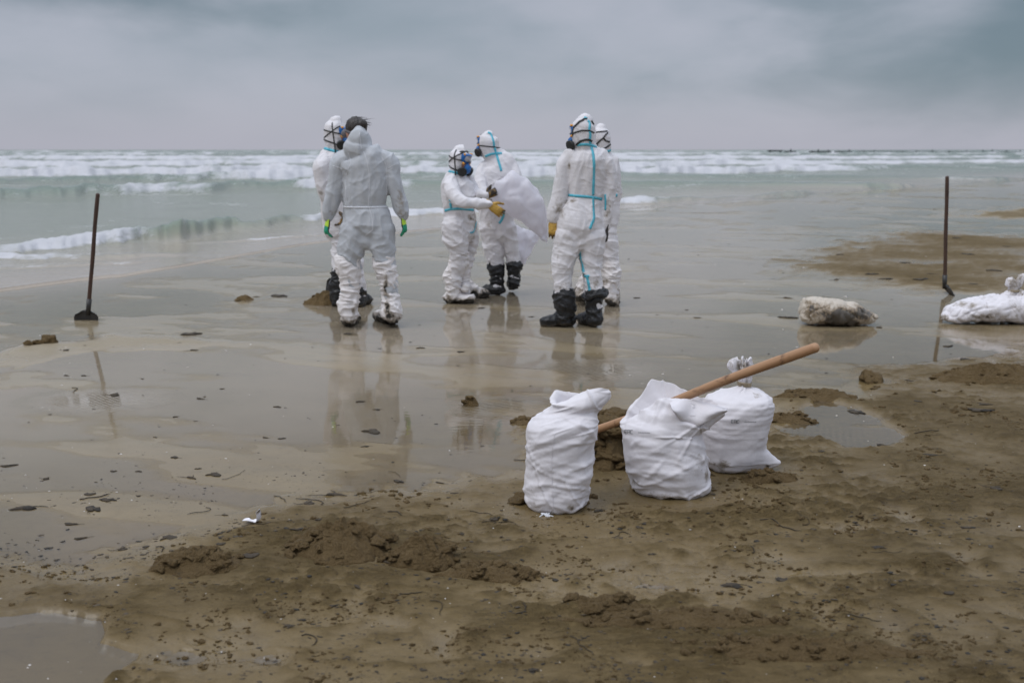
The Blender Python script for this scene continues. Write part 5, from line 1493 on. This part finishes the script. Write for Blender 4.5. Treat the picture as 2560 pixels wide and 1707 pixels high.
def lying_sack(label, Y, st, seed, mat, spots, knot=None, extra_dirt=0.0):
    """sack on its side: stations (u, top v, bottom v)"""
    t = thing('sand_sack', label, 'sack', 'filled sacks lying on the wet sand')
    n = 90; m = 120
    us = np.linspace(0, len(st) - 1, m); idx = np.arange(len(st)); a = np.array(st, float)
    def ip(k):
        b = np.interp(us, idx, a[:, k])
        for _ in range(4): b[1:-1] = (b[:-2] + 2 * b[1:-1] + b[2:]) / 4
        return b
    U, T, B = ip(0), ip(1), ip(2); dep = ip(3)
    V = []
    for i in range(m):
        p1, p2 = P(U[i], T[i], Y), P(U[i], B[i], Y - dep[i] * .55); zt, zb = p1.z, max(p2.z, gz(p2.x, Y) - .01); zt = max(zt, zb + .01); r = (zt - zb) / 2
        for j in range(n):
            q = 2 * math.pi * j / n; c, s = math.cos(q), math.sin(q); e = .8
            V.append((p1.x, Y + dep[i] * np.sign(c) * abs(c) ** e, (zt + zb) / 2 + r * np.sign(s) * abs(s) ** .9))
    V = np.array(V); F = grid_faces(m, n, True)[:, ::-1]; N = vnormals(V, F)
    w = (1 - np.abs(pn3(np.stack([V[:, 0] * 8 + V[:, 2] * 5, V[:, 1] * 5, V[:, 2] * 9], 1), seed))) ** 3
    V = V + N * (.016 * (w - .4) + .014 * pn3(V * 6, seed + 1) + .013 * crease(V * np.array([1.2, 1, .8]), seed + 4, .12, 5, .25) + .010 * crease(V * np.array([1.5, .6, .6]), seed + 5, .07, 4, .3) + .012 * crumple(V, seed + 6, .15, 3))[:, None]
    V[:, 2] = np.maximum(V[:, 2], -.006)
    Fl = [tuple(f) for f in F]; Fl.append(tuple(range(n))); Fl.append(tuple(range((m - 1) * n, m * n))[::-1])
    finish('sack', V, Fl, mat, t, spots, np.full(len(V), extra_dirt))
    if knot: knot(t)
    return t


lying_sack('mud covered grey and white sack lying in a shallow pool', 8.85, [(1997, 783, 792, .03), (2003, 764, 803, .10), (2012, 748, 810, .16), (2030, 743, 814, .19), (2065, 742, 817, .20), (2105, 747, 818, .19), (2140, 758, 817, .16), (2168, 774, 813, .12), (2185, 785, 806, .07), (2193, 789, 796, .02)], 301, M_sack_mud,
           [(2105, 795, 64, 32, 1.5), (2070, 765, 40, 14, .8), (2150, 785, 44, 27, 1.2), (2030, 770, 18, 16, .95), (2020, 755, 18, 18, .6), (2025, 795, 26, 12, .4), (2060, 780, 70, 34, .9)])


def knot_right(t):
    Y = 8.95; mb = MB()
    limb(mb, Y, [(2505, 762, 22), (2520, 745, 17), (2530, 730, 10), (2534, 720, 10), (2528, 708, 13), (2526, 702, 9)], .9); limb(mb, Y, [(2534, 728, 8), (2545, 712, 8), (2552, 698, 9), (2556, 690, 7)], .8); limb(mb, Y, [(2560, 770, 30), (2548, 745, 22), (2536, 730, 10)], .8)
    V, F = voxel(mb, .006, 2); N = vnormals(V, F); V = V + N * (.016 * ((1 - np.abs(pn3(V * np.array((26, 26, 8)), 6))) ** 3 - .35))[:, None]
    me = mk_mesh('tied_neck', V, F); add_attr(me, 'dirt', spots_dirt(V, [(2540, 715, 30, 36, .75)])); link('tied_neck', me, M_sack, t)
    mb = MB(); p = P(2534, 727, Y)
    th = np.linspace(0, 4 * math.pi, 40); mb.tube([(p.x + .045 * math.cos(a), Y + .045 * math.sin(a), p.z + .008 * (a / 6 - 1)) for a in th], [.006] * 40, 6); mb.tube([p, P(2556, 736, Y - .05), P(2550, 760, Y - .1)], [.006, .006, .005], 6)
    link('tie_string', mb.mesh('tie_string'), M_string, t)


lying_sack('white sack with tied neck lying at the right edge of the pool', 8.95, [(2353, 797, 803, .03), (2362, 783, 806, .09), (2378, 766, 808, .14), (2405, 754, 809, .17), (2450, 742, 810, .19), (2500, 735, 811, .20), (2550, 735, 812, .20), (2590, 742, 812, .17), (2620, 760, 811, .11), (2636, 780, 806, .04)], 321, M_sack,
           [(2400, 760, 30, 10, .85), (2430, 765, 14, 7, 1.0), (2360, 797, 16, 14, 1.0), (2480, 770, 60, 24, .42), (2545, 765, 30, 30, .5), (2420, 765, 40, 14, .6), (2460, 792, 70, 10, .8), (2500, 808, 90, 6, .8), (2470, 745, 30, 6, .55), (2440, 795, 30, 10, .45), (2540, 790, 30, 14, .5)], knot_right, .20)


# ------------------------------------------------------------------ tools
def shovel_standing(label, u0, v0, u1, v1, blade, dy=0.0, rpx=5.0):
    g = G(u1, v1); Y = g[1]; t = thing('shovel', label, 'shovel', 'standing shovels')
    top, low = P(u0, v0, Y + dy), P(u1, v1, Y)
    d = (top - low).normalized(); L = (top - low).length
    hb = low + d * blade.get('hb', .12)
    M = d.to_track_quat('Z', 'Y').to_matrix().to_4x4(); M.translation = hb
    mb = MB(); n = 9; mb.tube([(0.0015 * math.sin(i * .9), 0.0015 * math.sin(i * 1.3), (L - blade.get('hb', .12)) * i / (n - 1)) for i in range(n)], [px2m(rpx, top) * (1 + .04 * math.sin(i * 2)) for i in range(n)], 12)
    o = link('handle', mb.mesh('handle'), M_handle, t); o.matrix_world = M
    mb = MB(); q = low + d * blade.get('hb', .12); mb.tube([q - d * .05, q + d * .10], [px2m(rpx * 1.15, q), px2m(rpx * 1.25, q)], 12, round_ends=False); link('socket', mb.mesh('socket'), M_steel, t)
    return t, low, d, Y


def blade_mesh(o, dn, side, w, L, dish=.03, thick=.004):
    """rounded blade: top edge centre o, pointing along dn, width w"""
    o, dn, side = (np.array(q, float) for q in (o, dn, side)); nn = np.cross(dn, side); R = []
    ny, nx = 14, 15
    def P_(i, j, off):
        y = i / (ny - 1); x = (j / (nx - 1) - .5) * 2
        prof = max(.5, math.sqrt(max(0, 1 - ((.16 - y) / .16) ** 2.5))) if y < .16 else math.sqrt(max(0.02, 1 - ((y - .55) / .5) ** 2)) if y > .55 else 1.0
        c = 0.12 * w * (1 - (abs(x)) ** 2) * 0
        ytop = y + 0.06 * (1 - y) * (abs(x) ** 3)
        return o + dn * ytop * L + side * x * w / 2 * prof + nn * (dish * (x * x) + off)
    V = [P_(i, j, s * thick / 2) for s in (-1, 1) for i in range(ny) for j in range(nx)]
    N_ = ny * nx; F = []
    for i in range(ny - 1):
        for j in range(nx - 1):
            a = i * nx + j; F.append((a, a + 1, a + nx + 1, a + nx)); F.append((N_ + a, N_ + a + nx, N_ + a + nx + 1, N_ + a + 1))
    edge = [j for j in range(nx)] + [i * nx + nx - 1 for i in range(1, ny)] + [(ny - 1) * nx + j for j in range(nx - 2, -1, -1)] + [i * nx for i in range(ny - 2, 0, -1)]
    for a, b in zip(edge, edge[1:] + edge[:1]): F.append((a, N_ + a, N_ + b, b))
    return mk_mesh('blade', V, F)


t, low, d, Y = shovel_standing('dark shovel standing in the wet sand on the left, blade facing us', 244, 487, 219, 800, dict(hb=.10))
link('blade', blade_mesh(P(217, 774, Y), (-.02, .06, -1), (1, 0, 0), px2m(60, P(218, 800, Y)), .30, .03), M_steel, t)
t, low, d, Y = shovel_standing('dark shovel standing at the far right with its blade seen edge-on', 2368, 444, 2361, 735, dict(hb=.11), 0.0, 4.6)
link('blade', blade_mesh(P(2362, 712, Y), (.46, -.35, -.9), (.30, .93, -.1), .2, .28, .02, .012), M_steel, t)
mb = MB(); mb.tube([P(2361, 716, Y), P(2366, 722, Y), P(2386, 742, Y - .08)], [.016, .018, .018], 10); link('blade_rib', mb.mesh('blade_rib'), M_steel, t)
# shovel behind the left pair: blade in the small heap, handle leaning behind them
g = G(812, 752); Yb = g[1] + .16; tb = thing('shovel', 'black shovel blade stuck in a small heap behind the left pair', 'shovel', 'standing shovels')
bo = P(830, 694, Yb); link('blade', blade_mesh(bo, (-.12, -.1, -1), (.8, -.6, .0), .105, .26, .02), M_steel, tb)
mb = MB(); mb.tube([bo + Vector((0, 0, -.1)), P(847, 650, Yb + .1), P(868, 560, Yb + .25), P(884, 470, Yb + .4)], [.018, .018, .018, .017], 10); link('handle', mb.mesh('handle'), M_handle, tb)


def pole():
    t = thing('wooden_handled_shovel', 'pale wooden shovel handle resting slantwise over the white sacks', 'shovel')
    a, b = P(1486, 1077, 4.72), P(2036, 868, 3.95); d = (b - a); L = d.length; d.normalize()
    M = d.to_track_quat('Z', 'Y').to_matrix().to_4x4(); a2 = a - d * .10; M.translation = a2
    mb = MB(); n = 12; LL = L + .10
    mb.tube([(.0035 * math.sin(i * .7), .003 * math.cos(i * .8), LL * i / (n - 1)) for i in range(n)], [.0180 + .003 * i / (n - 1) + .0007 * math.sin(i * 2.1) for i in range(n)], 20)
    o = link('handle', mb.mesh('handle'), M_pole, t); o.matrix_world = M
    mb = MB(); mb.tube([a2 - d * .09, a2 + d * .03], [.021, .024], 14, round_ends=False); link('socket', mb.mesh('socket'), M_steel, t)
    s = d.cross(Vector((0, 0, 1))).normalized(); bm = blade_mesh(a2 - d * .09, -d, s, .19, .26, .03); link('blade', bm, M_steel, t)


pole()

# ------------------------------------------------------------------ paper scrap
def paper():
    g = G(634, 1318); gzv = gz(g[0], g[1]); n, m = 16, 10; V = []
    Y = g[1]
    for s in (0, 1):
        for i in range(n):
            for j in range(m):
                x = i / (n - 1); y = j / (m - 1)
                px_ = -.050 + .085 * x + .012 * y; py_ = .03 * y - .022 * x + .012 + (.008 * math.sin(x * 17) if j == m - 1 else 0)
                zz = .006 + .003 * math.sin(x * 5 + y * 3); k = max(0, x - .68) / .32
                zz += .052 * k ** 1.5; px_ -= .014 * k * k * 1.2; py_ -= .012 * k
                V.append((g[0] + px_, Y + py_, gzv + zz + s * .0022))
    N_ = n * m; F = []
    for i in range(n - 1):
        for j in range(m - 1):
            a = i * m + j; F.append((a, a + 1, a + m + 1, a + m)); F.append((N_ + a, N_ + a + m, N_ + a + m + 1, N_ + a + 1))
    edge = [j for j in range(m)] + [i * m + m - 1 for i in range(1, n)] + [(n - 1) * m + j for j in range(m - 2, -1, -1)] + [i * m for i in range(n - 2, 0, -1)]
    for a, b in zip(edge, edge[1:] + edge[:1]): F.append((b, N_ + b, N_ + a, a))
    link('paper_scrap', mk_mesh('paper_scrap', V, F), M_paper, None, label='small torn white scrap of card with a curled corner', category='litter')


paper()

# ------------------------------------------------------------------ seaweed, crumbs, shells
def scrap_mesh(seed):
    R = random.Random(seed); mb = MB()
    for i in range(R.randint(2, 4)):
        V, F = blob(8, 4, 500 + seed * 5 + i, .6, .22)
        V = V * np.array((R.uniform(.5, 1.0), R.uniform(.22, .5), R.uniform(.8, 1.3))); a = R.uniform(-.7, .7); c, s = math.cos(a), math.sin(a)
        V = V @ np.array(((c, s, 0), (-s, c, 0), (0, 0, 1))) + np.array((R.uniform(-.6, .6), R.uniform(-.25, .25), .05)); mb.add(V, F)
    for i in range(R.randint(0, 2)):
        p = np.array((R.uniform(-.4, .4), R.uniform(-.2, .2), .06)); pts = [p]; a = R.uniform(0, 6.28)
        for k in range(5): a += R.uniform(-.7, .7); p = p + np.array((math.cos(a) * .4, math.sin(a) * .28, 0)); pts.append(p)
        mb.tube(pts, [.05, .05, .045, .04, .035, .02], 5)
    me = mb.mesh('seaweed_scrap'); me.materials.append(M_weed); return me


SCR = [scrap_mesh(i) for i in range(9)]


def scrap(x, y, r, rot=None):
    o = link('seaweed_scrap', SCR[random.randrange(9)], None, None, label='small dark scrap of seaweed washed flat onto the sand', category='seaweed', group='seaweed scraps on the beach')
    o.location = (x, y, max(0.0, gz(x, y)) + .001); o.scale = (r, r * random.uniform(.7, 1.2), r * .55); o.rotation_euler = (0, 0, random.uniform(-.6, .6) if rot is None else rot)


hand = [(482, 876, 22), (502, 997, 28), (559, 972, 16), (282, 988, 36), (355, 947, 14), (209, 939, 16), (166, 939, 20), (162, 879, 24), (437, 1042, 15), (388, 1093, 12), (664, 1094, 20), (705, 1096, 18), (693, 1017, 22),
        (287, 1178, 20), (346, 1178, 18), (475, 1195, 34), (534, 1188, 40), (344, 1240, 18), (273, 1252, 40), (236, 1274, 46), (232, 1237, 34), (71, 1270, 60), (112, 1197, 26), (16, 1165, 34), (436, 1144, 22), (496, 1172, 16), (510, 992, 12),
        (899, 1004, 26), (945, 1024, 20), (929, 1078, 50), (916, 1116, 20), (998, 1203, 28), (1101, 1208, 30), (833, 1239, 60), (766, 1266, 44), (1140, 1240, 26), (1963, 795, 40), (1966, 746, 26), (2194, 819, 26), (2370, 866, 26), (2169, 949, 34),
        (2269, 956, 24), (2459, 1020, 40), (2443, 1038, 50), (2143, 1030, 40), (1780, 1240, 20), (1840, 1470, 50), (1960, 1460, 36), (2190, 1385, 36), (1150, 1345, 24), (1230, 1310, 40), (960, 1410, 36), (1015, 1400, 30), (830, 1530, 24), (760, 1560, 22),
        (720, 1580, 26), (890, 1480, 30), (1600, 1330, 20), (1630, 1395, 18), (1500, 1280, 26), (1720, 1310, 24), (640, 1405, 50), (300, 1375, 40), (205, 1345, 36), (180, 1310, 40), (420, 1345, 44), (560, 1370, 30), (735, 1347, 30),
        (560, 1290, 20), (800, 1310, 26), (700, 740, 40), (640, 742, 16), (480, 835, 44), (870, 835, 26), (1205, 770, 20), (1330, 792, 14), (1420, 800, 16), (1590, 745, 20), (1740, 795, 16), (1720, 775, 14), (1150, 880, 20), (1050, 870, 24),
        (2410, 905, 30), (2300, 1015, 26), (2050, 1140, 30), (2200, 1120, 26), (2330, 1150, 40), (2480, 1240, 50), (2250, 1470, 40), (2380, 1500, 34), (2420, 1330, 36), (1330, 1690, 30), (1060, 1690, 26), (2100, 640, 20), (2180, 690, 30), (2260, 660, 26), (2300, 705, 36), (2420, 640, 30), (2480, 680, 40), (2520, 620, 26), (2220, 700, 34), (2090, 700, 26), (2440, 715, 30), (2330, 690, 24), (2540, 705, 40), (2160, 625, 18), (2390, 600, 22)]
for (u, v, w) in hand:
    g = G(u, v); r = px2m(w / 2, (g[0], g[1], 0)); scrap(g[0], g[1], r)


def scatter(name, n, fn, mat, label, cat, seed, size, kindmesh, flat=1.0):
    """one object of many tiny pieces; fn(u,v) gives the chance of keeping a spot"""
    Rn = np.random.default_rng(seed); k = n * 14
    v = Rn.uniform(410, 1730, k); u = Rn.uniform(-300, 2860, k)
    a, b, c = ray(u, v); tt = -CAMZ / c; x, y = a * tt, b * tt
    keep = (Rn.random(k) < fn(u, v, x, y)) & (y < shore_y(x) - .3); idx = np.flatnonzero(keep)[:n]
    x, y = x[idx], y[idx]; m = (y * cP + CAMZ * sP) / FOC; H, _ = ground_h(x, y); R = random.Random(seed); Vs, Fs = [], []; off = 0
    for i in range(len(x)):
        V, F = kindmesh[R.randrange(len(kindmesh))]
        r = size(R, m[i]); a = R.uniform(-.7, .7) if R.random() < .75 else R.uniform(0, 6.28); c, s = math.cos(a), math.sin(a)
        W_ = V * np.array((r, r * R.uniform(.35, .9), r * flat * R.uniform(.6, 1.2)))
        W_ = W_ @ np.array(((c, s, 0), (-s, c, 0), (0, 0, 1))) + np.array((x[i], y[i], max(H[i], 0.0) + r * flat * .12)); Vs.append(W_); Fs.append(F + off); off += len(V)
    me = mk_mesh(name, np.vstack(Vs), np.vstack(Fs)); link(name, me, mat, None, kind='stuff', label=label, category=cat)


def tet_blob(seed, n=7, m=4, amp=.95):
    V, F = blob(n, m, seed, amp, 1.0); return V, np.array(F)


FLK = [tet_blob(700 + i) for i in range(8)]


def dens_weed(u, v, x, y):
    base = .06 + .6 * np.clip((v - 1080) / 330, 0, 1); base = np.where(v < 640, base * .4, base)
    base = base * (sdf_poly(x, y, POLY_PUD2) > .02) * (sdf_poly(x, y, POLY_PUD) > .02)
    return np.clip(base * (0.5 + 1.5 * pn2(u * .006, v * .011, 44) + .9 * pn2(u * .02, v * .04, 45)), .02 * (base > 0), 1)


def dens_crumb(u, v, x, y):
    d = (sdf_poly(x, y, POLY_DRY) < -.05) & (sdf_poly(x, y, POLY_PUD) > .05) & (sdf_poly(x, y, POLY_PUD2) > .03) & (v > 930)
    return d * np.clip(-.05 + 1.5 * pn2(u * .0045 + 3, v * .012, 46) + 1.1 * pn2(u * .016, v * .05, 47), 0, 1)


scatter('seaweed_flecks', 7000, dens_weed, M_weed, 'countless dark flecks of seaweed and oily specks strewn over the sand', 'seaweed', 3, lambda R, m: m * (1.2 + (4.0 if m > .0017 else 7.0) * R.random() ** 4), FLK, .15)
scatter('sand_crumbs', 6500, dens_crumb, M_clod, 'loose crumbs of damp brown sand scattered over the foreground', 'sand crumbs', 5, lambda R, m: m * (1.3 + 8.0 * R.random() ** 4), FLK, .5)
scatter('shell_fragments', 420, lambda u, v, x, y: np.where(v > 640, .5, .1), M_shell, 'tiny pale shell fragments sprinkled over the beach', 'shells', 6, lambda R, m: m * (1.0 + 2.6 * R.random() ** 3), FLK, .4)

# thin twigs and strands
R = random.Random(21)
TW = [(2220, 1395, 90), (800, 1250, 120), (720, 1240, 70), (1000, 1290, 60), (900, 1280, 80), (1210, 1290, 70), (1250, 1320, 90), (1960, 1315, 120), (2050, 1325, 90), (1560, 1350, 60), (1900, 1395, 40), (600, 1200, 90), (240, 1250, 80), (560, 1270, 90), (210, 970, 60),
      (1000, 1180, 60), (1320, 1150, 70), (2330, 1095, 90), (1480, 1610, 110), (1120, 1520, 90), (1030, 1500, 60), (1330, 1560, 80), (800, 1600, 90), (2160, 1560, 90), (640, 1320, 70), (420, 1370, 60)]
for (u, v, w) in TW:
    g = G(u, v); L = px2m(w, (g[0], g[1], 0)); a = R.uniform(-.5, .5); p = np.array((g[0] - L / 2, g[1], 0.0)); pts = []
    for k in range(9):
        pts.append((p[0], p[1], max(0, gz(p[0], p[1])) + .003)); p = p + np.array((math.cos(a), math.sin(a), 0)) * L / 8; a += R.uniform(-.8, .8)
    mb = MB(); mb.tube(pts, [.0010 + .0014 * R.random()] * 8 + [.0006], 5)
    link('seaweed_strand', mb.mesh('seaweed_strand'), M_weed, None, label='thin dark strand of weed or twig lying on the sand', category='seaweed', group='thin strands on the sand')
